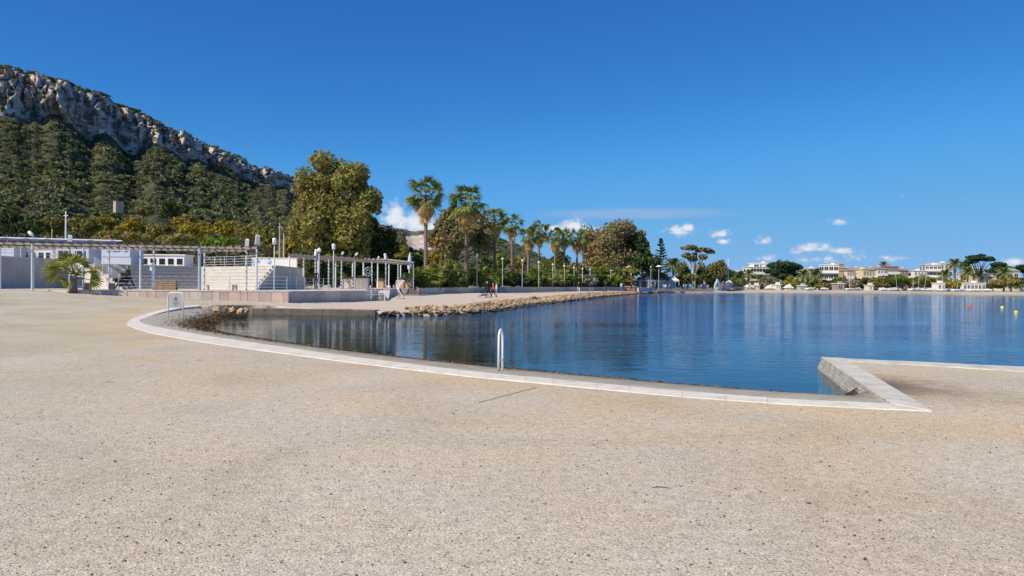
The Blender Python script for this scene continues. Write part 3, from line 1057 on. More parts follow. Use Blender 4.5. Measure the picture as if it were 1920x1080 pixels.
# ---- second wall, turning away to the right, in shade
w2pts = [Vector((x, y, 0)) for x, y in [(-15.15, 50.3), (-14.25, 54), (-13.05, 58), (-12.15, 61), (-11.6, 62.6), (-11.7, 64.2)]]
w2 = thing('stone_wall', 'shaded mauve stone wall curving away along the promenade', 'wall', w2pts[0])
seq = resample([xy(p) for p in w2pts], 0.9)
for k in range(len(seq) - 1):
    a, b = Vector((*seq[k], 0)), Vector((*seq[k + 1], 0))
    d_ = (b - a)
    an = math.atan2(d_.y, d_.x)
    c = (a + b) / 2 - w2pts[0]
    zb = float(base_h(a.x, a.y)) - 0.1
    MB().box((c.x, c.y, (zb + PZ) / 2 + 0.015), (d_.length - 0.012, 0.22, PZ - zb + 0.03), an, ch=0.01).build('panel', rr.choice([mauve, mauve, pink2]), w2)

# ---- concentric step rim at the end of that wall
rim = thing('curved_steps', 'small round flight of pale steps at the end of the shaded wall', 'steps', (-11.4, 63.2, 0))
for k in range(4):
    r0 = 2.3 - 0.38 * k
    vs, fs = [], []
    N = 16
    for j in range(N + 1):
        an = -1.9 + 2.6 * j / N
        for r_, z_ in ((r0, 0.0), (r0, .20 + .17 * (k + 1)), (r0 - .42, .20 + .17 * (k + 1)), (r0 - .42, 0.0)):
            vs.append((r_ * math.cos(an) * 0.75, r_ * math.sin(an), z_))
    for j in range(N):
        fs += [(4 * j + i, 4 * j + (i + 1) % 4, 4 * j + 4 + (i + 1) % 4, 4 * j + 4 + i) for i in range(4)]
    fs += [(3, 2, 1, 0), (4 * N, 4 * N + 1, 4 * N + 2, 4 * N + 3)]
    MB().add(vs, fs).build('step', pink2 if k % 2 else concrete, rim)
rim.scale = (0.5, 0.5, 0.9)


def railing(name, label, pts, h, rails, post_r=0.022, rail_r=0.014, every=1.5, mat=None, cat='railing', top_r=None):
    """posts and level rails along a line of 3D points"""
    mat = mat or steel
    o = thing(name, label, cat, pts[0])
    P0 = Vector(pts[0])
    L_ = [Vector(p) - P0 for p in pts]
    run = []
    for a, b in zip(L_[:-1], L_[1:]):
        n = max(1, round((b - a).length / every))
        run += [a.lerp(b, k / n) for k in range(n)]
    run.append(L_[-1])
    for p in run:
        MB().tube([p, p + Vector((0, 0, h))], post_r, 6).build('post', mat, o)
    for k in range(rails):
        z = h * (k + 1) / rails
        MB().tube([p + Vector((0, 0, z)) for p in L_], (top_r or rail_r) if k == rails - 1 else rail_r, 6).build('rail', mat, o)
    return o


railing('railing', 'thin steel railing along the edge of the terrace above the shaded wall',
        [AZ(432, 48.8, PZ + .05), AZ(538, 49.7, PZ + .05), Vector((-14.5, 54, PZ)), Vector((-13.3, 58, PZ)), Vector((-12.5, 61, PZ))], 0.95, 4, 0.016, 0.008, 1.6)
railing('railing', 'white post railing in front of the round dark niche', [Vector((-13.55, 58.0, .12)), Vector((-12.6, 59.6, .14)), Vector((-11.6, 61.0, .16)), Vector((-10.6, 61.6, .16))], 1.05, 2, 0.035, 0.022, 1.5, whitepaint)

# ---- amphitheatre tiers
tier_lit = pmat('pale_lit_concrete', (0.60, 0.56, 0.48), 0.88, 0.10, 0.9, 0.4, 14, dirt=(0.48, 0.44, 0.37), dscale=1.0)  # paler copy of the concrete; the sunlit look of the right bank is in its colour
am = thing('amphitheatre', 'tiered grey concrete seating of the open amphitheatre behind the pergola', 'amphitheatre', AZ(375, 66, PZ))
ao = AZ(375, 66, 0)
L0, M0, R0 = AZ(228, 59.5, 0), AZ(376, 66, 0), AZ(481, 59.5, 0)
nl = Vector(((M0 - L0).y, -(M0 - L0).x, 0)).normalized()
nr_ = Vector(((R0 - M0).y, -(R0 - M0).x, 0)).normalized()
bis = Vector((0, 1, 0))
NT_ = 7
for k in range(NT_):
    dpt = 0.62 * k
    z0, z1 = PZ + 0.29 * k, PZ + 0.29 * (k + 1)
    Lk, Rk = L0 - nl * dpt, R0 + Vector((-0.1, dpt * 1.1, 0))
    Mk = Vector((M0.x, M0.y, 0)) * (1 + dpt * 1.15 / M0.y)
    Lb, Rb, Mb = Lk - nl * 0.9, Rk + Vector((0, 1.1, 0)), Mk + bis * 1.5
    # left bank, then right bank
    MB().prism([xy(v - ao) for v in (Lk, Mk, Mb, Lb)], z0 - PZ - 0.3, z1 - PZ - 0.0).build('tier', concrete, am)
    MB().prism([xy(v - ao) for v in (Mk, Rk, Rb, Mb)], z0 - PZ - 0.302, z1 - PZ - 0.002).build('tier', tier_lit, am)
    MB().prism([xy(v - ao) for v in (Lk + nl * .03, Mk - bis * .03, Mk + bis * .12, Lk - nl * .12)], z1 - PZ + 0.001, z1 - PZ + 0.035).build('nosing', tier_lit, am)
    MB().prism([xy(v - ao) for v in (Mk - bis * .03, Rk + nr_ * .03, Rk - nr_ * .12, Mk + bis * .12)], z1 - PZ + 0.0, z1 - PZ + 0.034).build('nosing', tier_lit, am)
# end wall of the right bank
ew = [AZ(484, 59.6, 0), AZ(556, 73, 0)]
eo = ew[0]
MB().ext([(0, 0, 0), (ew[1].x - eo.x, ew[1].y - eo.y, 0), (ew[1].x - eo.x, ew[1].y - eo.y, 2.12), (0.0, 4.6, 2.12), (0, 4.2, 1.9), (0, 0.2, 0.32)], (-0.35, 0, 0)).build('end_wall', concrete, am, loc=Vector((eo.x, eo.y, 0)) - Vector((ao.x, ao.y, 0)))

# upper terrace behind the tiers and the wall at the left
UT = 3.05
ut = MB().prism([(-70, 56), (-37.6, 54.05), (-37.3, 62.0), (-36.6, 66), (-34, 67.2), (-29.2, 74.2), (-21.4, 66.5), (-21.3, 76), (-36, 102), (-70, 140)], 0, UT).build('upper_terrace', paving)
tag(ut, 'raised terrace behind the amphitheatre', kind='structure')
lw = thing('retaining_wall', 'tall plain grey retaining wall in shade at the far left', 'wall', (-37.35, 54, PZ))
MB().box((0.0, 0.6, 1.13), (0.3, 19.6, 2.34)).build('wall', concrete, lw)
MB().box((0.02, 0.6, 2.34), (0.42, 19.7, 0.09), ch=.02).build('coping', tier_lit, lw)
railing('railing', 'steel railing on top of the retaining wall at the far left', [(-37.4, 47.0, UT + .36), (-37.4, 54.5, UT + .36), (-37.4, 63.5, UT + .36)], 0.95, 4, 0.028, 0.017, 1.9, whitepaint)
railing('railing', 'steel railing along the top tier of the amphitheatre', [AZ(384, 71.5, UT), AZ(440, 68.5, UT), AZ(482, 66.0, UT)], 0.95, 4, 0.025, 0.016, 1.6, steel)

# ---- white stair wall with steps and rails
st_o = AZ(205, 60.5, PZ)
stw = thing('staircase', 'white walled staircase rising to the left beside the amphitheatre', 'staircase', st_o)
xw = lambda px: AZ(px, 60.5, 0).x - st_o.x
MB().ext([(xw(224), 0, 0), (xw(224), 0, 0.28), (xw(204), 0, 0.62), (xw(160), 0, 1.92), (xw(131), 0, 2.1), (xw(131), 0, 0)], (0, 0.28, 0)).build('side_wall', white, stw)
for k in range(9):
    x1 = xw(224) - 0.42 * k
    MB().box((x1 - 0.21, 0.28 + 0.9, 0.115 * (k + 1)), (0.42, 1.8, 0.23 * (k + 1))).build('step', tier_lit, stw)
for y_ in (0.14, 2.0):
    o_ = railing('railing', 'sloping steel handrails on the white staircase, %s side' % ('near' if y_ < 1 else 'far'), [st_o + Vector((xw(222), y_, 0.25)), st_o + Vector((xw(175), y_, 1.62))], 0.95, 6, 0.022, 0.014, 0.9, whitepaint)
o_ = railing('railing', 'second sloping steel handrail behind the small fan palm', [AZ(128, 63, PZ + 0.9), AZ(94, 63, PZ + 2.1)], 0.95, 3, 0.022, 0.016, 0.9, whitepaint)

# ---- white wall with blue mosaic on the upper terrace
mw = bpy.data.materials.new('blue_mosaic')
mw.use_nodes = True
t = NT(mw.node_tree)
bs = mw.node_tree.nodes['Principled BSDF']
co = t.n('ShaderNodeTexCoord').outputs['Object']
vo = t.n('ShaderNodeTexVoronoi', {'Vector': co, 'Scale': 5.5})
sp = t.n('ShaderNodeSeparateColor', {0: vo.outputs['Color']})
fade = t.range(t.n('ShaderNodeSeparateXYZ', {0: co}).outputs[0], -2.2, 0.6, 0.55, -0.1)
t.set(bs, 'Base Color', t.mix(t.math('LESS_THAN', sp.outputs[0], fade), (0.80, 0.78, 0.72), (0.22, 0.36, 0.58)))
bs.inputs['Roughness'].default_value = 0.5
pm = thing('parapet_wall', 'white parapet wall with blue mosaic above the amphitheatre end wall', 'wall', AZ(515, 74.5, UT))
MB().box((0, 0, 0.52), (4.5, 0.3, 1.0)).build('wall', mw, pm)
MB().box((0, 0, 1.045), (4.6, 0.4, 0.05)).build('coping', white, pm)

# ---- slatted box and stone seats on the wall
bx = thing('slatted_planter', 'brown slatted wooden planter box standing behind the pink wall', 'planter', AZ(312, 48.6, PZ), wa)
for k in range(4):
    MB().box((0, -0.36, 0.11 + 0.155 * k), (1.26, 0.03, 0.125), ch=.006).build('slat', brown_wood, bx)
    MB().box((0.63, 0, 0.11 + 0.155 * k), (0.03, 0.69, 0.125), ch=.006).build('slat', brown_wood, bx)
    MB().box((-0.63, 0, 0.11 + 0.155 * k), (0.03, 0.69, 0.125), ch=.006).build('slat', brown_wood, bx)
MB().box((0, 0, 0.32), (1.2, 0.66, 0.58)).build('liner', darkmetal, bx)
MB().box((0, 0, 0.655), (1.32, 0.78, 0.035), ch=.01).build('rim', brown_wood, bx)
for nm, px, dd, hh, lb in (('stone_seat', 163, 47.6, .46, 'small brown block seat beside the fan palm'), ('stone_seat', 210, 47.9, .46, 'small brown block seat below the white staircase'),
                           ('stone_seat', 387, 49.6, .36, 'small pale block seat beside the double blue post'), ('stone_seat', 440, 50.0, .42, 'small pale block seat near the right end of the pink wall')):
    o = thing(nm, lb, 'seat', AZ(px, dd, PZ))
    MB().box((0, 0, hh / 2), (0.26, 0.3, hh), ch=.02).build('block', pink2 if px > 300 else brown_wood, o)
    MB().box((0, 0, hh + .02), (0.30, 0.34, 0.035), ch=.01).build('cap', pink2, o)

# ---- litter bin, small sign
o = thing('litter_bin', 'blue-grey litter bin hanging on a post behind the fan palm', 'bin', AZ(148, 47.7, PZ))
MB().lathe([(0.19, 0.28), (0.235, 0.3), (0.27, 0.82), (0.285, 0.83), (0.285, 0.87), (0.25, 0.87), (0.23, 0.5)], 14).build('bucket', bluesteel, o, smooth=True)
MB().tube([(0.3, 0, 0), (0.3, 0, 1.05)], 0.03, 8).build('post', steel, o)
MB().lathe([(0.26, 0.93), (0.20, 1.03), (0.03, 1.08)], 14).build('lid', bluesteel, o, smooth=True)
o = thing('notice_board', 'small white tilted notice panel on a post under the pergola', 'sign', AZ(286, 48.2, PZ))
MB().tube([(0, 0, 0), (0, 0, 1.35)], 0.04, 8).build('post', steel, o)
MB().ext([(-.17, -.05, 1.32), (.19, -.05, 1.32), (.12, -.05, 1.62), (-.02, -.05, 1.82), (-.14, -.05, 1.82)], (0, .03, 0)).build('panel', whitepaint, o)


# ------------------------------------------------------------------ pergolas
def lerp_l(L_, t_):
    """point at share t of a polyline"""
    ln = [(b - a).length for a, b in zip(L_[:-1], L_[1:])]
    s_ = t_ * sum(ln)
    for (a, b), l_ in zip(zip(L_[:-1], L_[1:]), ln):
        if s_ <= l_ + 1e-6: return a.lerp(b, s_ / l_)
        s_ -= l_
    return L_[-1]


def pergola(name, label, front, back, z0, zt, n_raft, post_r, pm_, beam_m, raft_m, blue=(), rw=0.07, rh=0.16, bh=0.2):
    org = front[0].copy()
    org.z = z0
    o = thing(name, label, 'pergola', org)
    for row in (front, back):
        for k, p in enumerate(row):
            r_ = post_r * (1.5 if (row is front and k in blue) else 1)
            q = p - org
            q.z = 0
            MB().tube([q, q + Vector((0, 0, zt - z0 - bh))], r_, 10).build('post', bluesteel if (row is front and k in blue) else pm_, o)
        for a, b in zip(row[:-1], row[1:]):
            a_, b_ = a - org, b - org
            a_.z = b_.z = zt - z0 - bh / 2
            MB().beam(a_, b_, 0.10, bh).build('beam', beam_m, o)
    for k in range(n_raft):
        t_ = k / (n_raft - 1)
        a, b = lerp_l(front, t_) - org, lerp_l(back, t_) - org
        a.z = b.z = zt - z0 + rh / 2 + 0.002
        d_ = (b - a).normalized()
        MB().beam(a - d_ * 0.45, b + d_ * 0.45, rw, rh).build('rafter', raft_m, o)
    return o


dline = lambda px: 46.9 + (px - 165) * 0.0080
f1 = [AZ(px, dline(px), PZ) for px in (-130, -40, 60, 156, 263, 374, 481)]
b1 = [AZ(px, dline(px) + 4.6, PZ) for px in (0, 62, 130, 204, 288, 383, 462)]
pg = pergola('pergola', 'long steel pergola with dark timber rafters above the pink stone wall', f1, b1, PZ, 3.95, 36, 0.062, steel, palewood, darkwood, (5,), 0.05, 0.11, 0.13)
railing('railing', 'thin steel cable railing under the pergola in front of the pram', [AZ(222, 50.6, PZ), AZ(300, 51.2, PZ), AZ(372, 51.8, PZ), AZ(430, 52.3, PZ)], 0.95, 4, 0.018, 0.010, 2.6)


def post_lamp(par, loc, kind, rz=0.0):
    """lamp head fixed on a pergola post"""
    h = MB()
    if kind == 'box':
        h.box((0, 0, 0.42), (0.30, 0.22, 0.72), 0, ch=.05)
        l_ = h.build('lamp', whitepaint, par, loc=loc, rot=(RAD(6), RAD(5), rz), scale=.85)
        MB().box((0, 0, 0.02), (0.36, 0.26, 0.06)).build('bracket', bluesteel, l_)
    else:
        h.lathe([(0.02, 0), (0.10, 0.08), (0.16, 0.30), (0.13, 0.55), (0.05, 0.62)], 10)
        l_ = h.build('lamp', whitepaint, par, smooth=True, loc=loc + Vector((0, 0, .25)), rot=(0, RAD(-48), rz), scale=.75)
        MB().tube([(0, 0, 0), (-.12, 0, -.28)], 0.03, 6).build('bracket', bluesteel, l_)
    return l_


lo = Vector((f1[0].x, f1[0].y, PZ))
post_lamp(pg, f1[2] - lo + Vector((0.1, 0, 3.1)), 'cone', 0)
post_lamp(pg, b1[2] - lo + Vector((0, 0, 3.12)), 'box', .3)
post_lamp(pg, b1[6] - lo + Vector((0, 0, 3.12)), 'box', .2)
post_lamp(pg, f1[6] - lo + Vector((0, 0, 3.12)), 'box', .5)

fpx = [(542, 70), (569, 72), (591, 73.5), (616, 75), (640, 77), (665, 79), (697, 81), (723, 82), (746, 86), (775, 92.5)]
bpx = [(556, 76), (596, 79), (629, 81), (661, 83.5), (681, 86), (708, 89), (729, 92), (751, 95.5), (767, 98.5)]
f2 = [AZ(a, d, PZ) for a, d in fpx]
b2 = [AZ(a, d, PZ) for a, d in bpx]
pg2 = pergola('pergola', 'curving white-posted pergola in front of the big tree', f2, b2, PZ, 4.25, 44, 0.075, whitepaint, palewood, palewood, (), 0.06, 0.12, 0.18)
lo = Vector((f2[0].x, f2[0].y, PZ))
for k, kd in ((4, 'cone'), (5, 'cone'), (7, 'box'), (2, 'box')):
    post_lamp(pg2, f2[k] - lo + Vector((0, 0, 3.3)), kd, 0.6 * k)
post_lamp(pg2, b2[5] - lo + Vector((0, 0, 3.3)), 'cone', 2.2)

# round white ornament, tables' worth of clutter under the second pergola
o = thing('ring_ornament', 'white ring ornament hanging in the shade under the curving pergola', 'ornament', AZ(690, 84, PZ))
mb = MB()
for r_, th in ((0.48, 0.06), (0.22, 0.05)):
    mb.tube([(r_ * math.cos(a), 0, 1.95 + r_ * math.sin(a)) for a in np.linspace(0.6, 6.6, 26)], th, 6)
mb.build('ring', whitepaint, o, smooth=True)
MB().tube([(0, 0.05, 0), (0, 0.05, 1.5)], 0.04, 6).build('stand', darkmetal, o)

terra = pmat('terracotta', (0.55, 0.37, 0.22), 0.85, 0.15, 2.0)
for nm, px0, px1, dd, h_, lb in (('planter_box', 641, 664, 82, 1.05, 'long pale stone planter under the curving pergola, left one'), ('planter_box', 668, 691, 80.5, 1.1, 'pale stone planter behind the round niche'),
                                 ('planter_box', 707, 722, 90, 0.85, 'short pink planter under the curving pergola'), ('planter_box', 748, 772, 93.8, 0.95, 'terracotta planter box at the top of the broad steps')):
    a, b = AZ(px0, dd, PZ), AZ(px1, dd, PZ)
    o = thing(nm, lb, 'planter', (a + b) / 2)
    w_ = (b - a).length
    MB().box((0, 0, h_ / 2), (w_, 0.9, h_), ch=.03).build('box', terra if px0 > 700 else pink2, o)
    MB().box((0, 0, h_ + .03), (w_ + .08, 0.98, 0.06), ch=.02).build('rim', pink2 if px0 < 700 else terra, o)

# ---- broad steps up to the terrace
sp0, sp1 = AZ(749, 91.2, 0), AZ(786, 91.2, 0)
stp = thing('broad_steps', 'flight of stone steps beside the planter wall, darkened as in shadow', 'steps', (sp0 + sp1) / 2)
for k in range(5):
    MB().box((0.14 * k * 0, 0.35 * k + 0.5, 0.1 + (0.2 + 0.16 * (k + 1)) / 2 - 0.1), ((sp1 - sp0).length, 0.9, 0.2 + 0.16 * (k + 1)), ch=.012).build('step', pmat('shadow_step', (0.33, 0.29, 0.25), 0.9, 0.15, 2), stp)  # shadow lying on the flight is put into this dark tone
    MB().box((0, 0.35 * k + 0.07, 0.2 + 0.16 * (k + 1) + 0.012), ((sp1 - sp0).length, 0.06, 0.02)).build('nosing', pink2, stp)

# ---- white net sculpture by the steps
o = thing('net_sculpture', 'white curved lattice sculpture standing by the broad steps', 'sculpture', AZ(745, 70, .2))
mb = MB()
def net_pt(u, v):
    a = u * 2.4 - 0.6
    r_ = 0.42 + 0.28 * math.cos(v * 5.5 + 0.6)
    return (r_ * math.cos(a) + 0.1 * math.sin(v * 6), r_ * math.sin(a), v * 1.75)
for k in range(7):
    mb.tube([net_pt(k / 6, j / 14) for j in range(15)], 0.022, 5)
for j in range(11):
    mb.tube([net_pt(k / 8, j / 10) for k in range(9)], 0.022, 5)
mb.build('lattice', whitepaint, o)
MB().lathe([(0.75, -0.05), (0.75, 0.03), (0.2, 0.05)], 14).build('base', concrete, o)

# ---- planter wall along the promenade
PWp = [(783, 92.2), (830, 98), (894, 106), (950, 114), (1000, 121.5), (1060, 134), (1110, 148), (1150, 163), (1190, 180)]
pw_l = [AZ(a, d, 0) for a, d in PWp]
pw = thing('planter_wall', 'long low grey stone planter wall along the promenade', 'wall', pw_l[0])
seq = resample([xy(p) for p in pw_l], 2.0)
gw = pmat('grey_stone', (0.47, 0.41, 0.35), 0.88, 0.14, 0.9, 0.4, 14, dirt=(0.36, 0.31, 0.27), dscale=1.0)
for k in range(len(seq) - 1):
    a, b = Vector((*seq[k], 0)), Vector((*seq[k + 1], 0))
    d_ = b - a
    c = (a + b) / 2 - pw_l[0]
    zb = float(base_h(a.x, a.y))
    MB().box((c.x, c.y, zb + 0.33), (d_.length - 0.015, 0.3, 0.96), math.atan2(d_.y, d_.x), ch=.012).build('panel', pink2 if k in (0, 1, 2) else gw, pw)
bed_l = [(p.x, p.y) for p in pw_l]
bed_r = [(p.x - 9 - 0.05 * i, p.y + 9) for i, p in enumerate(pw_l)][::-1]
pb = MB().prism(bed_l + bed_r, 0, 1.05).build('planting_bed', soil)
tag(pb, 'dark planting bed behind the promenade wall', kind='structure')

# ---- kiosks, canopy and poles on the upper terrace
blueg = pmat('pale_blue_panel', (0.50, 0.53, 0.60), 0.6, 0.06, 1.0)
navy = pmat('navy_lettering', (0.06, 0.10, 0.32), 0.6, 0.1)
glassd = pmat('dark_glass', (0.025, 0.03, 0.035), 0.12, 0.2, 1.0, spec=0.6)


def kiosk(label, px0, px1, d, z0, z1, mat, windows=0, roof=None, wmat=None, depth=2.6, cat='kiosk', name='kiosk'):
    a, b = AZ(px0, d, z0), AZ(px1, d, z0)
    w_ = (b - a).length
    o = thing(name, label, cat, (a + b) / 2)
    h_ = z1 - z0
    MB().box((0, depth / 2, h_ / 2), (w_, depth, h_)).build('wall', mat, o)
    MB().box((0, depth / 2, h_ + .06), (w_ + .3, depth + .3, 0.12)).build('roof', roof or whitepaint, o)
    for k in range(windows):
        x_ = -w_ / 2 + w_ * (k + 0.5) / windows
        wn_ = MB().box((x_, -0.02, h_ * 0.56), (w_ / windows * 0.62, 0.06, h_ * 0.42)).build('window', wmat or glassd, o)
        MB().box((x_, -0.05, h_ * 0.33), (w_ / windows * 0.7, 0.1, 0.05)).build('sill', whitepaint, wn_)
    return o


kiosk('pale blue flat-roofed kiosk at the far left end of the terrace', -60, 26, 76, UT, 5.15, blueg)
kiosk('white kiosk with small windows behind the first pergola post', 27, 98, 78, UT, 5.0, whitepaint, 5, roof=palewood)
kiosk('pale blue cabin behind the small fan palm', 104, 166, 77, UT, 5.2, blueg, 2)
kb = kiosk('pale blue cabin carrying a lettered panel under the pergola', 190, 245, 75, UT, 4.95, blueg)
sg = MB().box((0, -0.04, 1.42), (2.9, 0.05, 0.72)).build('lettered_panel', blueg, kb)
mb = MB()
rr = random.Random(8)
x_ = -1.05
while x_ < 1.25:      # lettering too small to read in the picture: strokes only
    wl_ = rr.uniform(0.07, 0.12)
    if rr.random() < 0.85: mb.box((x_ + wl_ / 2, -0.075, 1.58 + rr.uniform(-.01, .01)), (wl_, 0.01, rr.uniform(0.10, 0.15)))
    x_ += wl_ + 0.035
mb.build('lettering', navy, sg)
kiosk('low white flat-roofed pavilion behind the amphitheatre', 246, 345, 88, UT, 4.75, whitepaint, 6)
o = thing('canopy', 'dark sloping canopy roof with a pale edge at the upper left', 'canopy', AZ(60, 80, UT))
ca, cb = AZ(-160, 82, 0).x - o.location.x, AZ(192, 80, 0).x - o.location.x
MB().ext([(ca, 0, 2.75), (cb, 0, 2.35), (cb, 4, 3.0), (ca, 4, 3.4)], (0, 0, 0.12)).build('roof', pmat('slate_roof', (0.07, 0.075, 0.10), 0.6, 0.2, 1.0), o)
MB().beam((ca, 3.95, 3.56), (cb, 3.95, 3.16), 0.12, 0.14).build('edge', whitepaint, o)
for k in range(9):
    x_ = ca + (cb - ca) * (k + .5) / 9
    MB().beam((x_, -0.03, 2.95 - .4 * (k + .5) / 9 - .02), (x_ + .3, 4, 3.6 - .4 * (k + .5) / 9 - .02), 0.06, 0.06).build('rib', steel, o)
    if k % 2 == 0: MB().tube([(x_, 0.3, 0), (x_, 0.3, 2.5)], 0.05, 6).build('post', steel, o)


def pole(label, px, d, z0, ytop, r_, mat=None, arm=True):
    top = CAM_H + (hor(px) - ytop) * d / F
    o = thing('pole', label, 'pole', AZ(px, d, z0))
    MB().tube([(0, 0, 0), (0, 0, top - z0)], [r_, r_ * 0.7], 8).build('shaft', mat or palewood, o)
    if arm: MB().box((0, 0, top - z0 - 0.5), (0.5, 0.08, 0.08)).build('crossarm', mat or palewood, o)
    return o


pole('tall pale pole behind the first lamp of the pergola', 123, 84, UT, 396, 0.11, whitepaint)
pole('thin white mast beside the tall pale pole', 97, 84, UT, 429, 0.05, whitepaint, False)
pole('taller of two wooden poles left of the big tree', 524, 85, UT, 418, 0.10)
pole('shorter wooden pole left of the big tree', 532, 86, UT, 438, 0.13, None, False)
pole('tall white flagpole on the far beach beside the palm', 1365, 235, 0.6, 484, 0.16, whitepaint)
pole('thin pale pole among the trees behind the kiosks', 1299, 225, 0.6, 493, 0.12, whitepaint)
pole('pale lamp pole rising from shrubs behind the second palm', 834, 110, 1.0, 474, 0.08, whitepaint, False)

# ------------------------------------------------------------------ street lamps
def lamp_mesh(kind):
    post, head, cap = MB(), MB(), MB()
    post.tube([(0, 0, 0), (0, 0, 1.0)], [0.05, 0.04], 8)
    if kind == 'cyl':
        head.lathe([(0.09, 0), (0.14, 0.03), (0.16, 0.42), (0.15, 0.48), (0.05, 0.52)], 12)
    else:
        head.lathe([(0.05, 0.0), (0.13, 0.06), (0.19, 0.17), (0.19, 0.25), (0.13, 0.36), (0.03, 0.41)], 12)
    cap.lathe([(0.05, -0.06), (0.10, -0.04), (0.12, 0.0)], 10)
    return post.mesh('post', steel, True), head.mesh('lantern', lampglass, True), cap.mesh('collar', darkmetal, True)


LM = {k: lamp_mesh(k) for k in ('cyl', 'globe')}


def street_lamp(label, px, ytop, d, z0, kind):
    top = CAM_H + (hor(px) - ytop) * d / F - z0
    o = thing('street_lamp', label, 'street lamp', AZ(px, d, z0), group='street lamps of the promenade')
    p_, h_, c_ = LM[kind]
    hh_ = top - (0.52 if kind == 'cyl' else 0.41)
    obj('post', p_, o, scale=(1, 1, hh_))
    obj('lantern', h_, o, loc=(0, 0, hh_))
    obj('collar', c_, o, loc=(0, 0, hh_))


street_lamp('street lamp with cylinder lantern in front of the grey end wall', 514, 446, 56, PZ, 'cyl')
street_lamp('street lamp with cylinder lantern in front of the big tree', 625, 457, 65, PZ, 'cyl')
street_lamp('slim street lamp with a white globe left of the big cylinder lantern', 598, 465, 67, PZ, 'globe')
for px, yt, d, kd, lb in ((894, 475, 105.2, 'cyl', 'promenade lamp with white cylinder lantern right above the stroller group'), (942, 483, 116, 'globe', 'promenade lamp half hidden by shrubs behind the red jacket'),
                          (979, 486, 118, 'cyl', 'promenade lamp between the third and fourth tall palms'), (1010, 490, 124.5, 'globe', 'promenade lamp before the paired palms'),
                          (1036, 494, 131, 'globe', 'promenade lamp right of the paired palms'), (1058, 497, 137, 'globe', 'promenade lamp under the last group of palms'),
                          (1076, 500, 142, 'globe', 'promenade lamp left of the dark-clad walker'), (1092, 502, 147, 'globe', 'promenade lamp above the dark-clad walker'),
                          (1106, 504, 151, 'globe', 'promenade lamp above the walker with pale trousers'), (1145, 506, 165, 'globe', 'promenade lamp before the kiosk canopy'),
                          (1183, 513, 180, 'globe', 'promenade lamp above the orange table'), (1220, 499, 186, 'globe', 'promenade lamp in front of the white tents')):
    p = AZ(px, d, 0)
    street_lamp(lb, px, yt, d, 1.0 if px < 1190 else float(base_h(p.x, p.y)), kd)

# ------------------------------------------------------------------ things on the near beach
# bathing ladder rails
p0 = G(935, 699, -0.05)
o = thing('bathing_ladder', 'white steel bathing ladder handrail with rusty foot at the kerb', 'ladder', p0, RAD(77))
arc = [(0.0, 0, -0.05), (0.0, 0, 0.55)]
arc += [(0.15 - 0.15 * math.cos(a), 0, 0.64 + 0.16 * math.sin(a)) for a in np.linspace(0.2, 2.94, 9)]
arc += [(0.305, 0, 0.5), (0.32, 0, -0.30)]
MB().tube(arc, 0.024, 10).build('handrail', whitepaint, o, smooth=True)
MB().tube([(0, 0, -0.06), (0, 0, 0.06)], 0.027, 10).build('foot', rust, o)
MB().tube([(0.32, 0, -0.30), (0.317, 0, 0.0)], 0.027, 10).build('foot', rust, o)
MB().tube([(0.0, 0, 0.22), (0.31, 0, 0.22)], 0.014, 8).build('rung', whitepaint, o)

# warning sign on a bent tube frame
pL, pR = on_land(319, 597), on_land(340, 598)
sgn = thing('warning_sign', 'small warning sign in a bent white tube frame inside the kerb', 'sign', (pL + pR) / 2)
hw = (pR - pL).length / 2
arc = [(-hw, 0, -0.1), (-hw, 0, 0.92)] + [(-hw + 0.12 - 0.12 * math.cos(a), 0, 0.96 + 0.16 * math.sin(a)) for a in np.linspace(0.2, 1.57, 5)]
arc += [(-x_, y_, z_) for x_, y_, z_ in arc[::-1]]
MB().tube(arc, 0.026, 8).build('frame', whitepaint, sgn, smooth=True)
pl = MB().box((0, 0, 0.745), (2 * hw - 0.08, 0.012, 0.55)).build('plate', pmat('sign_plate', (0.44, 0.43, 0.42), 0.5, 0.06), sgn)
tri_m_ = pmat('sign_green', (0.14, 0.17, 0.12), 0.6, 0.1)
mb = MB()
mb.ext([(-.10, -.010, .80), (.10, -.010, .80), (0, -.010, .965)], (0, .003, 0))
mb.build('warning_triangle', tri_m_, pl)
mb = MB()
rr = random.Random(2)
for z_, w_ in ((.745, .22), (.675, .26), (.635, .20), (.575, .12)):
    x_ = -w_ / 2
    while x_ < w_ / 2:
        l_ = rr.uniform(.02, .035)
        mb.box((x_ + l_ / 2, -.0085, z_), (l_, .003, .022))
        x_ += l_ + .008
mb.build('lettering', tri_m_, pl)

# ------------------------------------------------------------------ rocks
def rock_mesh(seed, mat):
    rs_ = np.random.RandomState(seed)
    bm = bmesh.new()
    bmesh.ops.create_icosphere(bm, subdivisions=2, radius=0.5)
    sx_, sy_, sz_ = 1.0, 0.75 + 0.3 * rs_.rand(), 0.55 + 0.25 * rs_.rand()
    for v in bm.verts:
        n = fbm(v.co.x * 2.2 + seed, v.co.y * 2.2, v.co.z * 2.2, 3)
        q = Vector((round(v.co.x * 3.2) / 3.2, round(v.co.y * 3.2) / 3.2, round(v.co.z * 3.2) / 3.2))
        c = v.co.lerp(q, 0.6) * (1 + 0.45 * n)
        v.co = Vector((c.x * sx_, c.y * sy_, c.z * sz_))
    me = bpy.data.meshes.new('rock')
    bm.to_mesh(me)
    bm.free()
    me.materials.append(mat)
    return me


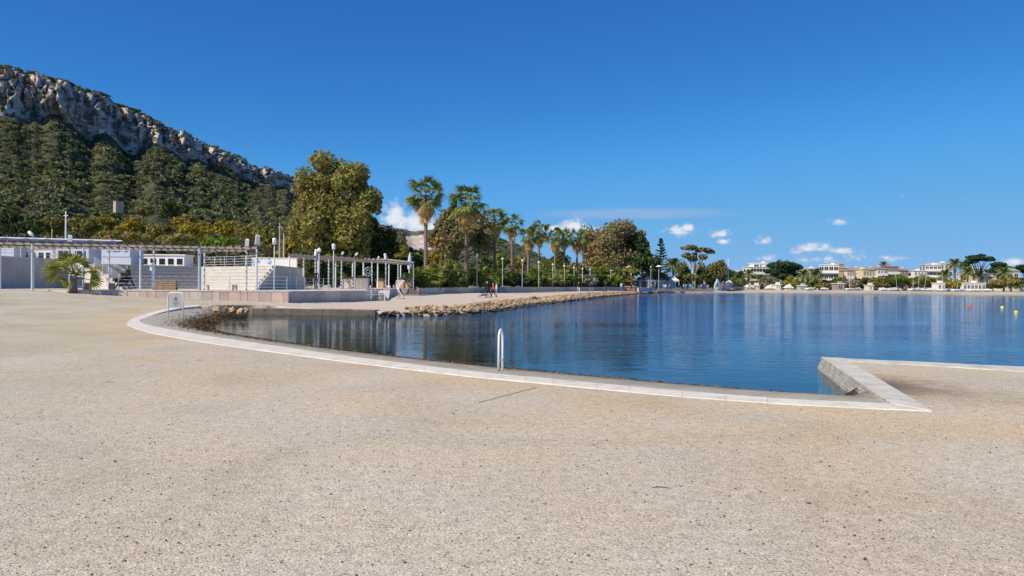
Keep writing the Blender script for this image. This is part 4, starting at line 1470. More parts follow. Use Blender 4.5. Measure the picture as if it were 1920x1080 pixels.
rk = bpy.data.materials.new('shore_rock')
rk.use_nodes = True
t = NT(rk.node_tree)
bs = rk.node_tree.nodes['Principled BSDF']
pos = t.n('ShaderNodeNewGeometry').outputs['Position']
oi = t.n('ShaderNodeObjectInfo').outputs['Random']
nz = t.noise(pos, 2.2, 5, 0.65)
dry = t.ramp(t.math('ADD', t.math('MULTIPLY', oi, 0.6), t.math('MULTIPLY', nz, 0.4)), [(0.15, (0.17, 0.11, 0.06)), (0.4, (0.36, 0.24, 0.135)), (0.7, (0.54, 0.375, 0.22)), (0.9, (0.40, 0.22, 0.115))])
zz = t.math('ADD', t.n('ShaderNodeSeparateXYZ', {0: pos}).outputs[2], t.math('MULTIPLY', t.math('SUBTRACT', nz, 0.5), 0.30))
wet = t.range(zz, -0.10, 0.0, 1.0, 0.0)      # weed and damp up to the tide mark
t.set(bs, 'Base Color', t.mix(wet, dry, (0.055, 0.047, 0.034)))
bs.inputs['Roughness'].default_value = 0.9
t.set(bs, 'Normal', t.n('ShaderNodeBump', {'Strength': 0.7, 'Distance': 0.04, 'Height': t.noise(pos, 9, 4)}))
RM = [rock_mesh(k, rk) for k in range(9)]
bank = tag(bpy.data.objects.new('rock_bank', None), 'bank of tumbled ochre rocks along the promenade shore', kind='structure')
link(bank)
rs = np.random.RandomState(21)
line = resample(quay[1:] + rocky, 0.3)
cand = []
acc = 0
for k in range(len(line) - 1):
    a, b = line[k], line[k + 1]
    d_ = (b - a) / (np.linalg.norm(b - a) + 1e-9)
    n_ = np.array([-d_[1], d_[0]])
    if n_[0] > 0: n_ = n_
    dist = a[1]
    if dist > 200: break
    size = 0.30 if dist < 70 else 0.42
    rows = [(-0.35, -0.38), (-0.1, -0.30), (0.12, -0.20), (0.36, -0.11), (0.62, -0.03), (0.9, 0.05), (1.2, 0.12), (1.5, 0.17), (1.8, 0.2)] if dist > 44.2 or k > 8 else [(-0.35, -0.36), (0.05, -0.22), (0.42, -0.12)]
    for off, z_ in rows:
        if rs.rand() < 0.78 * (0.30 / size) * 1.05:
            q = a + n_ * (off + rs.normal() * 0.12)
            zg = float(base_h(q[0], q[1]))
            cand.append((q[0], q[1], min(z_ + rs.normal() * 0.05, zg + 0.1), size * (0.5 + 1.25 * rs.rand() ** 1.4)))
cand.sort(key=lambda c: -(c[3] / c[1]))
for c in cand[:300]:
    obj('rock', RM[rs.randint(9)], bank, loc=c[:3], rot=tuple(rs.rand(3) * np.array([0.6, 0.6, 6.28])), scale=(c[3], c[3] * 1.1, c[3] * .72))
mbv, mbf = [], []
nb = 0
for c in cand[300:]:
    me = RM[rs.randint(9)]
    vv = np.array([tuple(v.co) for v in me.vertices]) * c[3]
    a = rs.rand() * 6.28
    vv = np.stack([vv[:, 0] * math.cos(a) - vv[:, 1] * math.sin(a) + c[0], vv[:, 0] * math.sin(a) + vv[:, 1] * math.cos(a) + c[1], vv[:, 2] + c[2]], 1)
    mbv.append(vv)
    mbf.append(np.array([tuple(p.vertices) for p in me.polygons]) + nb)
    nb += len(vv)
if mbv:
    tag(obj('small_rocks', mesh_from('small_rocks', np.concatenate(mbv), np.concatenate(mbf), rk), bank), kind='stuff')
# a few boulders where the quay meets the small beach
for px, py, sz, lb in ((408, 583, .62, 'pale boulder, leftmost of the few beside the quay'), (424, 581, .5, 'grey-topped boulder second from the left beside the quay'), (436, 584, .6, 'flat ochre boulder in the middle of the group beside the quay'),
                       (452, 586, .62, 'pale boulder touching the end of the quay'), (461, 584, .55, 'dark-topped boulder against the quay')):
    p = on_land(px, py)
    tag(obj('boulder', RM[(px * 7) % 9], None, loc=p + Vector((0, 0, .06)), rot=(.2, .1, px), scale=sz * .72), lb, 'boulder', 'boulders beside the quay')

# ------------------------------------------------------------------ debris: weed along the water, loose stones on the gravel
rs = np.random.RandomState(31)
shl = resample(shore, 0.05)
n = 15000
idx = (rs.rand(n) ** 0.75 * (len(shl) - 2)).astype(int)
S_ = np.array(shl)
base = S_[idx]
wid = np.interp(base[:, 0], [-16, -12, -8, 0, 8], [0.75, 0.7, .5, .34, .24])
tang = S_[idx + 1] - S_[idx]
tang /= np.linalg.norm(tang, axis=1, keepdims=True) + 1e-9
nr2 = np.stack([tang[:, 1], -tang[:, 0]], 1)
inside = np_inside(base + nr2 * 0.05, SEA)
nr2[inside] *= -1
pp = base + nr2 * (np.abs(rs.normal(size=n)) * wid - 0.05)[:, None]
zz_ = land_z(pp[:, 0], pp[:, 1]) + 0.012
keep = (zz_ > WATER_Z - 0.03) & ~np_inside(pp, [tuple(a) for a in so] + [tuple(a) for a in si[::-1]])
c = np.column_stack([pp, zz_])[keep]
V, Fq = leaf_quads(c, np.array([0, 0, 1.0]) + rs.normal(size=c.shape) * 0.28, np.full(len(c), 0.04), rs, 3.0)
weedm = leafmat('dry_weed', [(0.05, 0.032, 0.018), (0.12, 0.075, 0.04), (0.26, 0.18, 0.10)], 0.05, 0.3, gain=1.0)
tag(obj('seaweed_debris', mesh_from('seaweed_debris', V, Fq, weedm)), 'brown dead seaweed washed up along the water edge', 'seaweed', kind='stuff')
n = 11000
yy = 3.2 + 20 * rs.rand(n) ** 1.7
xx = (rs.rand(n) - 0.5) * 2 * (yy * 0.78 + 1)
pp = np.stack([xx, yy], 1)
ok = ~np_inside(pp, SEA) & ~np_inside(pp, INNER) & (np_dist(pp, ko) > 0.3) & ~np_inside(pp, [xy(JA), xy(JC), xy(JD), xy(JB)])
pp = pp[ok]
zz_ = land_z(pp[:, 0], pp[:, 1])
oct_v = np.array([(1, 0, 0), (0, 1, 0), (-1, 0, 0), (0, -1, 0), (0, 0, .7), (0, 0, -.7)])
oct_f = np.array([(0, 1, 4), (1, 2, 4), (2, 3, 4), (3, 0, 4), (1, 0, 5), (2, 1, 5), (3, 2, 5), (0, 3, 5)])
m_ = len(pp)
r_ = 0.003 + 0.010 * rs.rand(m_) ** 4
an = rs.rand(m_) * 6.28
ov = np.repeat(oct_v[None], m_, 0) * (0.7 + 0.6 * rs.rand(m_, 6, 1)) * r_[:, None, None]
ov = np.stack([ov[..., 0] * np.cos(an)[:, None] - ov[..., 1] * np.sin(an)[:, None], ov[..., 0] * np.sin(an)[:, None] + ov[..., 1] * np.cos(an)[:, None], ov[..., 2]], -1)
ov += np.column_stack([pp, zz_ + 0.003])[:, None, :]
peb = leafmat('loose_stone', [(0.09, 0.075, 0.06), (0.15, 0.125, 0.10), (0.26, 0.22, 0.17), (0.45, 0.38, 0.29), (0.74, 0.68, 0.56)], 0.0, 0.1, gain=1.0)
tag(obj('loose_stones', mesh_from('loose_stones', ov.reshape(-1, 3), (oct_f[None] + 6 * np.arange(m_)[:, None, None]).reshape(-1, 3), peb)), 'loose dark and pale stones scattered on the gravel', 'stones', kind='stuff')
# a few larger dark clods and twigs
for k, (px, py, ln) in enumerate(((1517, 945, .05), (1622, 1050, .045), (1555, 875, .045), (255, 1019, .03), (335, 1020, .03), (215, 866, .05), (207, 717, .12), (1240, 915, .12), (375, 676, .12))):
    p = G(px, py, 0.0)
    if ln < .1:
        o = obj('clod', RM[k % 9], None, loc=p + Vector((0, 0, .008)), rot=(0, 0, k), scale=(ln * .6, ln * .5, ln * .35))
        o.data = o.data.copy()
        o.data.materials.clear()
        o.data.materials.append(soil)
        tag(o, ('dark clod of earth, largest on the gravel at the right', 'dark clod near the lower right edge of the gravel', 'flat dark clod behind the largest one', 'small dark clod low on the left gravel', 'small dark clod beside its twin low on the left', 'thin dark clod at the left of the gravel')[k], 'clod')
    else:
        o = MB().tube([p + Vector((-ln * .6, 0, .004)), p + Vector((-ln * .2, .015, .008)), p + Vector((ln * .6, -.01, .004))], [.003, .005, .002], 5).build('twig', darkwood)
        tag(o, ('dark twig lying on the gravel at the left', 'curved dry twig lying on the gravel at the right', 'small dark twig near the white kerb at the left')[k - 6], 'twig')
# ================================================================== trees, palms, shrubs
L_big = leafmat('golden_olive_leaves', [(0.08, 0.082, 0.022), (0.13, 0.126, 0.033), (0.185, 0.168, 0.052), (0.12, 0.13, 0.038)], 0.22, 0.45, (0.15, 0.115, 0.045), 0.30, gain=2.3)
L_dark = leafmat('dark_evergreen_leaves', [(0.025, 0.036, 0.014), (0.045, 0.06, 0.022), (0.07, 0.085, 0.03)], 0.15, 0.4)
L_euc = leafmat('eucalyptus_leaves', [(0.085, 0.082, 0.035), (0.125, 0.115, 0.05), (0.17, 0.145, 0.07), (0.10, 0.10, 0.04)], 0.2, 0.45, (0.17, 0.105, 0.05), 0.25)
L_olive = leafmat('olive_leaves', [(0.07, 0.075, 0.022), (0.11, 0.11, 0.032), (0.16, 0.145, 0.045)], 0.2, 0.45, (0.16, 0.12, 0.05), 0.4)
L_mim = leafmat('mimosa_leaves', [(0.10, 0.10, 0.022), (0.17, 0.14, 0.022), (0.32, 0.21, 0.02), (0.09, 0.095, 0.03)], 0.2, 0.45, (0.085, 0.085, 0.03), 0.6)
L_green = leafmat('green_leaves', [(0.05, 0.075, 0.015), (0.09, 0.125, 0.022), (0.14, 0.17, 0.035)], 0.25, 0.4)
L_palm = leafmat('palm_fronds', [(0.055, 0.075, 0.022), (0.085, 0.105, 0.03), (0.13, 0.14, 0.045)], 0.2, 0.2)
L_palmy = leafmat('young_palm_fronds', [(0.07, 0.085, 0.02), (0.12, 0.13, 0.03), (0.18, 0.175, 0.045)], 0.25, 0.2)
L_dead = leafmat('dead_fronds', [(0.16, 0.095, 0.04), (0.27, 0.17, 0.07), (0.38, 0.26, 0.12)], 0.2, 0.25)
L_grey = leafmat('grey_twigs', [(0.12, 0.10, 0.075), (0.18, 0.15, 0.11), (0.10, 0.10, 0.05)], 0.1, 0.3)
bark = pmat('bark', (0.16, 0.115, 0.08), 0.95, 0.35, 4.0, 0.8, 18)
palebark = pmat('pale_bark', (0.36, 0.30, 0.24), 0.95, 0.35, 3.0, 0.6, 14)
palmbark = pmat('palm_bark', (0.22, 0.16, 0.115), 0.95, 0.35, 6.0, 1.0, 22)


def limbs(mb, base, tips, r0, rs, fork=0.45):
    """tapered trunk that forks towards the tips"""
    base = Vector(base)
    fk = base.lerp(Vector(np.mean([tuple(q) for q in tips], axis=0)), fork)
    fk.x, fk.y = base.x + (fk.x - base.x) * 0.4, base.y + (fk.y - base.y) * 0.4
    mb.tube([base - Vector((0, 0, .2)), base.lerp(fk, .5) + Vector((rs.normal() * r0 * .6, rs.normal() * r0 * .6, 0)), fk], [r0 * 1.15, r0 * .9, r0 * .75], 8)
    for q in tips:
        q = Vector(q)
        m = fk.lerp(q, .5) + Vector((rs.normal() * r0, rs.normal() * r0, r0))
        mb.tube([fk - Vector((0, 0, r0 * .4)), m, q], [r0 * .6, r0 * .38, r0 * .12], 6)


def tree(label, px, d, z0, lobes_px, mat, n, size, seed, trunk_r=0.25, bark_m=None, cat='tree', name='tree', group=None, inner=0.22, sub=5, depth=1.0, up=0.3, aspect=1.6, tk=None):
    """lobes_px: (px, py, half width px, half height px) measured in the picture"""
    rs_ = np.random.RandomState(seed)
    o = thing(name, label, cat, AZ(px, d, z0), group=group)
    L_ = []
    for (a, b, hw, hh) in lobes_px:
        c = A(a, b, d) - o.location
        rx, rz = hw * d / F, hh * d / F
        yo = rs_.normal() * rx * 0.25
        for (x_, y_, z_, p, q, r) in auto_lobes(rx, rx * depth, rz, sub, rs_):
            L_.append((c.x + x_, c.y + y_ + yo, c.z + z_, p, q, r))
    obj('crown', crown_mesh('crown', L_, n, size, mat, seed, inner, up, aspect), o)
    if trunk_r:
        mb = MB()
        tips = [(l[0], l[1], l[2]) for l in L_[::sub + 1]]
        extra = [(l[0], l[1], l[2]) for l in L_[1::3]][:tk or 6]
        limbs(mb, (0, 0, 0), tips + extra, trunk_r, rs_)
        mb.build('trunk', bark_m or bark, o, smooth=True)
    return o


# ---- the big golden tree
tree('large round golden-olive tree behind the curving pergola', 628, 102, 1.2,
     [(628, 325, 56, 44), (592, 368, 42, 50), (660, 362, 46, 52), (572, 425, 28, 62), (620, 432, 62, 68), (670, 425, 40, 55), (692, 378, 24, 28), (600, 480, 50, 36), (655, 478, 46, 36), (707, 393, 12, 16)],
     L_big, 36000, 0.30, 1, 0.5, sub=8, inner=0.34)
tree('dark evergreen tree at the right foot of the big golden tree', 702, 112, 1.2, [(690, 425, 30, 30), (712, 452, 26, 38), (690, 478, 36, 30), (728, 470, 18, 28)], L_dark, 7000, 0.32, 2, 0.3)
# ---- eucalypts behind the palms
tree('grey-olive eucalyptus behind the two nearest tall palms', 850, 132, 1.2, [(842, 418, 26, 34), (868, 440, 40, 40), (838, 462, 36, 34), (893, 425, 20, 30), (905, 460, 28, 32)], L_euc, 9500, 0.36, 3, 0.4, inner=.3)
tree('very large brown-tinged eucalyptus right of the last palms', 1150, 205, 0.6, [(1148, 442, 50, 34), (1112, 465, 30, 42), (1178, 462, 36, 38), (1150, 482, 62, 34), (1115, 495, 32, 26), (1192, 448, 18, 20)], L_euc, 15000, 0.5, 4, 0.6, palebark, sub=7, inner=.3)
tree('dark green tree leaning on the large eucalyptus from the right', 1205, 200, 0.6, [(1206, 462, 16, 28), (1208, 490, 26, 28), (1190, 500, 28, 20), (1222, 505, 14, 20)], L_dark, 6000, 0.42, 5, 0.4)

# ---- other broadleaf trees and mimosas; (px, ytop, ybottom, width, depth, z0, material, label)
T = [
    (18, 384, 452, 80, 150, 4, L_dark, 'dark evergreen tree at the left edge behind the canopy'),
    (62, 404, 452, 66, 140, 4, L_dark, 'dark bushy tree behind the canopy, right of the left-edge tree'),
    (104, 400, 452, 58, 145, 4, L_olive, 'olive tree left of the tall pale pole'),
    (158, 402, 452, 62, 140, 4, L_olive, 'yellowish olive tree right of the tall pale pole'),
    (196, 398, 446, 62, 150, 5, L_mim, 'yellow-flowering mimosa, leftmost of the mimosas'),
    (243, 404, 444, 58, 146, 5, L_mim, 'yellow-flowering mimosa second from the left'),
    (228, 428, 462, 104, 128, 4, L_olive, 'broad brownish-olive bush below the second mimosa'),
    (300, 412, 462, 70, 150, 4, L_olive, 'grey-green tree between the mimosas'),
    (343, 394, 450, 50, 150, 5, L_mim, 'tall yellow mimosa in the middle of the row'),
    (372, 412, 458, 74, 140, 4, L_mim, 'orange-yellow mimosa right of the tallest one'),
    (425, 405, 462, 56, 148, 4, L_mim, 'yellow mimosa before the dark hillside'),
    (470, 412, 468, 66, 140, 4, L_olive, 'olive tree behind the pair of post lamps'),
    (330, 436, 470, 90, 122, 4, L_olive, 'low olive bush behind the low white pavilion'),
    (415, 440, 478, 84, 112, 3.4, L_green, 'green bush behind the top railing of the amphitheatre'),
    (505, 420, 482, 50, 120, 3.4, L_olive, 'olive tree behind the cylinder lantern'),
    (545, 432, 500, 56, 116, 2.4, L_mim, 'yellowish mimosa at the left foot of the big golden tree'),
    (315, 366, 424, 46, 205, 20, L_dark, 'dark round evergreen on the lower slope above the mimosas'),
    (268, 380, 412, 46, 215, 20, L_olive, 'olive bush beside the beige hut on the slope'),
    (745, 452, 500, 46, 124, 1.2, L_mim, 'orange-tinted mimosa right of the dark evergreen'),
    (770, 465, 520, 56, 120, 1.2, L_green, 'green tree behind the folded parasol'),
    (735, 486, 528, 64, 108, 1.2, L_dark, 'dark shrub in the shade behind the curving pergola'),
    (815, 468, 500, 42, 126, 1.2, L_mim, 'orange mimosa between the two nearest tall palms'),
    (842, 482, 524, 56, 118, 1.2, L_olive, 'olive shrub below the eucalyptus'),
    (905, 478, 530, 60, 124, 1.2, L_dark, 'dark shrub right of the second tall palm'),
    (935, 466, 520, 52, 150, 1.2, L_green, 'green tree behind the third tall palm'),
    (975, 466, 528, 56, 170, 1.2, L_olive, 'olive tree behind the fifth tall palm'),
    (1020, 480, 532, 60, 185, 1.0, L_green, 'green tree behind the paired palms'),
    (1052, 466, 520, 44, 230, 1.0, L_dark, 'dark umbrella-like tree seen between the palms'),
    (1082, 488, 532, 50, 190, 1.0, L_olive, 'olive tree under the last palms'),
    (1135, 496, 526, 70, 182, 0.8, L_green, 'bright green spreading tree in front of the large eucalyptus'),
    (1180, 500, 528, 60, 186, 0.8, L_olive, 'olive tree behind the kiosk canopy'),
    (1230, 506, 532, 56, 205, 0.6, L_olive, 'low olive tree behind the white tents'),
    (1288, 508, 534, 58, 215, 0.6, L_olive, 'low brownish tree right of the white tents'),
    (1345, 478, 536, 48, 232, 0.6, L_olive, 'bushy olive tree left of the white flagpole'),
    (1322, 500, 538, 44, 236, 0.6, L_dark, 'dark tree below the thin-crowned tree'),
    (1360, 494, 538, 32, 240, 0.6, L_dark, 'dark tree right behind the white flagpole'),
    (1282, 486, 540, 38, 240, 0.6, L_olive, 'olive tree right of the bushy palm'),
    (1318, 488, 542, 46, 248, 0.6, L_euc, 'greyish tree filling in under the thin flat-crowned tree'),
    (1225, 492, 540, 34, 222, 0.6, L_dark, 'dark tree at the left foot of the tall conifer'),
    (1278, 512, 544, 44, 238, 0.6, L_dark, 'dark low tree between the marquees and the folded parasols'),
    (1305, 512, 545, 40, 246, 0.6, L_olive, 'olive tree behind the folded parasols'),
    (1336, 514, 546, 44, 250, 0.6, L_dark, 'dark low tree behind the pink sail'),
    (1374, 516, 546, 36, 256, 0.6, L_green, 'green bush behind the round white tent'),
    (1212, 514, 542, 40, 215, 0.6, L_dark, 'dark bush behind the first marquee'),
    (1256, 518, 542, 36, 225, 0.6, L_olive, 'olive bush behind the right marquee'),
    (1398, 520, 546, 30, 262, 0.6, L_dark, 'dark bush right of the pale yellow house'),
    (1528, 520, 546, 50, 272, 0.8, L_olive, 'olive bush under the far feather palms'),
    (1574, 518, 546, 34, 272, 0.8, L_green, 'green bush behind the reddish hut'),
    (1618, 520, 546, 40, 270, 0.8, L_dark, 'dark bush below the bright yellow house'),
    (1664, 516, 546, 44, 268, 0.8, L_dark, 'dark hedge tree below the grey-brown block'),
    (1712, 516, 546, 44, 266, 0.8, L_dark, 'dark hedge tree below the low white house'),
    (1760, 516, 546, 40, 268, 0.8, L_olive, 'olive hedge tree behind the small white hut'),
    (1408, 524, 546, 36, 258, 0.7, L_dark, 'dark low bush behind the leftmost beach cabins'),
    (1458, 524, 546, 34, 258, 0.7, L_olive, 'olive low bush behind the cabins below the modern house'),
    (1500, 526, 546, 40, 258, 0.7, L_green, 'green low bush behind the cabin before the far palms'),
    (1545, 528, 547, 36, 256, 0.7, L_olive, 'olive low bush on the sand below the balcony building'),
    (1840, 528, 547, 40, 264, 0.7, L_dark, 'dark bush behind the low white beach building'),
    (1443, 514, 546, 50, 285, 0.8, L_grey, 'dry twiggy bush in front of the modern white building'),
    (1484, 516, 546, 36, 268, 0.8, L_mim, 'orange-tinted bush under the big far pine'),
    (1552, 522, 546, 44, 270, 0.8, L_dark, 'dark bush before the white balcony building'),
    (1598, 524, 546, 44, 268, 0.8, L_grey, 'grey bush below the brown-roofed row'),
    (1642, 514, 546, 60, 268, 0.8, L_olive, 'long olive hedge tree below the yellow house'),
    (1690, 512, 546, 56, 266, 0.8, L_green, 'green hedge tree below the reddish block'),
    (1735, 514, 546, 60, 264, 0.8, L_olive, 'olive hedge tree below the white stepped block'),
    (1788, 524, 546, 50, 262, 0.8, L_mim, 'yellow-green low bush before the pale low house'),
    (1862, 522, 546, 36, 262, 0.8, L_grey, 'grey bush right of the yellow house'),
    (1895, 516, 548, 70, 258, 0.8, L_olive, 'wide olive bush at the right edge of the beach'),
    (1940, 512, 549, 60, 256, 0.8, L_dark, 'dark bush just beyond the right edge'),
    (1420, 528, 546, 44, 262, 0.8, L_grey, 'low grey bush behind the far beach cabins'),
]
for k, (px, yt, yb, wp, d, z0, m_, lb) in enumerate(T):
    rs = np.random.RandomState(100 + k)
    hw, hh = wp / 2, (yb - yt) / 2
    cy = (yt + yb) / 2
    lob = [(px, cy, hw * .8, hh * .85)]
    for j in range(4):
        a = rs.rand() * 6.28
        lob.append((px + math.cos(a) * hw * .5, cy - abs(math.sin(a)) * hh * .45 + hh * .1, hw * (.35 + .2 * rs.rand()), hh * (.35 + .2 * rs.rand())))
    area = wp * (yb - yt) * (d / F) ** 2
    size = 0.30 + d * 0.0009
    n = int(min(7000, max(1400, area * 5.5 / size ** 2 * 0.30)))
    tree(lb, px, d, z0, lob, m_, n, size, 200 + k, 0.14 + area * 0.002, sub=4, inner=.25)

# shrubs in the planting bed along the promenade
SH = [crown_mesh('shrub', auto_lobes(1, 1, 0.8, 8, np.random.RandomState(900 + k), 0.7), 1500, 0.24, m_, 910 + k) for k, m_ in enumerate((L_green, L_dark, L_olive, L_grey, L_green))]
ords = ['first', 'second', 'third', 'fourth', 'fifth', 'sixth', 'seventh', 'eighth', 'ninth', 'tenth', 'eleventh', 'twelfth', 'thirteenth', 'fourteenth', 'fifteenth', 'sixteenth', 'seventeenth', 'eighteenth', 'nineteenth', 'twentieth']
rs = np.random.RandomState(77)
for k in range(20):
    t_ = (k + 0.6) / 20.5
    p = lerp_l(pw_l, t_)
    v = 1 if k in (6, 7) else rs.randint(5)
    s_ = (1.25 + 0.75 * rs.rand()) * (1 + 0.35 * t_)
    o = thing('shrub', 'leafy shrub behind the promenade wall, %s from the broad steps' % ords[k], 'shrub', (p.x - 2.2 - rs.rand() * 1.5, p.y + 1.4, 1.0), rs.rand() * 6, 'shrubs behind the promenade wall')
    obj('foliage', SH[v], o, scale=(s_ * 1.2, s_ * 1.2, s_ * (0.85 + .4 * rs.rand())))
for k in range(9):      # hedge under the second pergola
    px = 560 + 25 * k
    p = AZ(px, 100 + k * 1.2, 1.0)
    s_ = 1.7 + rs.rand()
    o = thing('hedge_bush', 'dark bush in the shade behind the curving pergola, %s from the left' % ords[k], 'bush', p, rs.rand() * 6, 'bushes behind the curving pergola')
    obj('foliage', SH[1 if k % 3 else 2], o, scale=(s_ * 1.3, s_, s_ * 1.25))
for k, (px, d, s_, z_) in enumerate(((650, 82, .45, 1.95), (679, 80.5, .4, 2.0), (714, 90, .4, 1.8), (760, 93.8, .55, 1.85))):
    o = thing('planter_plant', ('dry plant in the long pale planter', 'low plant in the planter behind the niche', 'small plant in the short pink planter', 'brownish plant in the terracotta planter')[k], 'plant', AZ(px, d, z_))
    obj('foliage', SH[2 if k < 3 else 3], o, scale=(s_ * 1.6, s_, s_ * .8))

# ------------------------------------------------------------------ fan palms
def fan_frond(nseg=15, seed=0, droop=0.25, pet=0.95, rad=0.9, spread=2.7):
    rs_ = np.random.RandomState(seed)
    vs, fs = [], []
    # petiole, slightly arched
    for j in range(4):
        x = pet * j / 3
        z = 0.10 * math.sin(j / 3 * 2.4)
        w_ = 0.045 - 0.008 * j
        vs += [(x, -w_, z), (x, w_, z), (x, 0, z - 0.03)]
    for j in range(3):
        b = 3 * j
        fs += [(b, b + 3, b + 4, b + 1), (b + 1, b + 4, b + 5, b + 2), (b + 2, b + 5, b + 3, b)]
    hz = 0.10 * math.sin(2.4)
    for k in range(nseg):
        a = -spread / 2 + spread * k / (nseg - 1)
        r_ = rad * (0.8 + 0.2 * math.cos(a * 0.9)) * (0.9 + 0.2 * rs_.rand())
        dx, dy = math.cos(a), math.sin(a)
        nx_, ny_ = -dy, dx
        w1 = rad * spread / nseg * 0.36
        dr = droop * (0.7 + 0.6 * rs_.rand()) + 0.55 * (1 - math.cos(a))
        fold = 0.03 if k % 2 else -0.03
        b = len(vs)
        vs += [(pet, 0, hz), (pet + dx * r_ * .55 + nx_ * w1, dy * r_ * .55 + ny_ * w1, hz + fold - dr * .22), (pet + dx * r_ * .55 - nx_ * w1, dy * r_ * .55 - ny_ * w1, hz - fold - dr * .22),
               (pet + dx * r_ * .82 + nx_ * w1 * .5, dy * r_ * .82 + ny_ * w1 * .5, hz - dr * .45), (pet + dx * r_ * .82 - nx_ * w1 * .5, dy * r_ * .82 - ny_ * w1 * .5, hz - dr * .45),
               (pet + dx * r_, dy * r_, hz - dr * 1.1)]
        fs += [(b, b + 2, b + 1), (b + 1, b + 2, b + 4, b + 3), (b + 3, b + 4, b + 5)]
    return vs, fs


def frond_mesh(mat, **kw):
    v, f = fan_frond(**kw)
    return mesh_from('frond', v, f, mat)


LIVE = [frond_mesh(L_palm, seed=k, droop=.28 + .12 * k) for k in range(3)]
LIVEY = [frond_mesh(L_palmy, seed=k + 5, droop=.18 + .12 * k) for k in range(3)]
DEAD = [frond_mesh(L_dead, seed=k + 9, droop=.55, spread=1.3, nseg=9) for k in range(3)]


def fan_palm(label, px, d, z0, ytop, wpx, n_live=34, n_dead=30, live=LIVE, trunk_r=0.27, seed=0, lean=0.0, skirt=1.0, emin=-50, cat='palm', name='fan_palm', group='tall fan palms along the promenade'):
    rs_ = np.random.RandomState(seed)
    o = thing(name, label, cat, AZ(px, d, z0), rs_.rand() * 6.28, group)
    rad = wpx / 2 * d / F
    fs_ = rad / 1.50                                  # a frond is about 1.75 long
    top = CAM_H + (hor(px) - ytop) * d / F - z0
    hub = Vector((lean, 0, top - rad * 0.86))
    mb = MB()
    N = max(3, int(hub.z / 0.5))
    mb.tube([Vector((lean * (j / N) ** 2, 0, hub.z * j / N - (0.2 if j == 0 else 0))) for j in range(N + 1)],
            [trunk_r * (1.25 if j == 0 else 1.0 - 0.28 * j / N) * (1 + 0.05 * (j % 2)) for j in range(N + 1)], 10)
    mb.build('trunk', palmbark, o, smooth=True)
    for k in range(n_live):
        e = math.asin(.985 - (.985 - math.sin(RAD(emin))) * ((k + .5) / n_live) ** .95) + rs_.normal() * .12
        a = k * 2.39996 + rs_.normal() * .15
        s_ = fs_ * (0.62 + .52 * rs_.rand() ** .6) * (0.9 if e > .9 else 1)
        obj('frond', live[rs_.randint(3)], o, loc=hub + Vector((0, 0, .12 * fs_ * (1 if e > 0 else -1))), rot=(rs_.normal() * .6, -e, a), scale=s_)
    for k in range(n_dead):
        e = RAD(-48 - 38 * (k / n_dead)) + rs_.normal() * .07
        a = k * 2.39996
        s_ = fs_ * (0.80 + .25 * rs_.rand()) * skirt
        obj('dead_frond', DEAD[rs_.randint(3)], o, loc=hub + Vector((0, 0, -(.1 + .8 * k / n_dead) * fs_)), rot=(rs_.normal() * .3, -e, a), scale=s_)
    return o


PALMS = [(798, 100, 336, 66, 'tallest fan palm, nearest along the promenade', .1), (874, 107, 350, 66, 'second tall fan palm, in front of the eucalyptus', -.3), (927, 134, 388, 50, 'third tall fan palm along the promenade', .2),
         (960, 148, 403, 40, 'fourth, slender fan palm along the promenade', -.2), (990, 160, 424, 40, 'left one of the paired fan palms', .2), (1010, 165, 416, 38, 'right one of the paired fan palms', 0),
         (1040, 178, 428, 38, 'left fan palm of the last three', .2), (1058, 182, 430, 32, 'slim fan palm in the middle of the last three', -.2), (1081, 186, 428, 38, 'rightmost of the promenade fan palms', .1)]
for k, (px, d, yt, wp, lb, ln) in enumerate(PALMS):
    fan_palm(lb, px, d, 1.0, yt, wp, 32 if k < 3 else 26, 34 if k < 3 else 26, seed=40 + k, lean=ln, trunk_r=.30)
# young palms
fan_palm('small bright fan palm on the gravel at the left', 137, 46.2, PZ - .06, 481, 84, 17, 0, LIVEY, 0.24, 60, .1, .7, emin=-8, group='young fan palms')
for k, (px, d, yt, wp, lb) in enumerate(((805, 97.5, 497, 52, 'bushy young fan palm at the left end of the promenade wall'), (850, 104, 493, 56, 'bushy young fan palm under the second tall palm'), (905, 110, 500, 44, 'young fan palm behind the stroller group'),
                                         (1030, 132, 503, 34, 'young fan palm before the paired palms'), (1068, 145, 506, 34, 'young fan palm under the last palms'))):
    fan_palm(lb, px, d, 1.0, yt, wp, 24, 4, LIVEY if k % 2 == 0 else LIVE, 0.16, 70 + k, 0, .7, group='young fan palms')


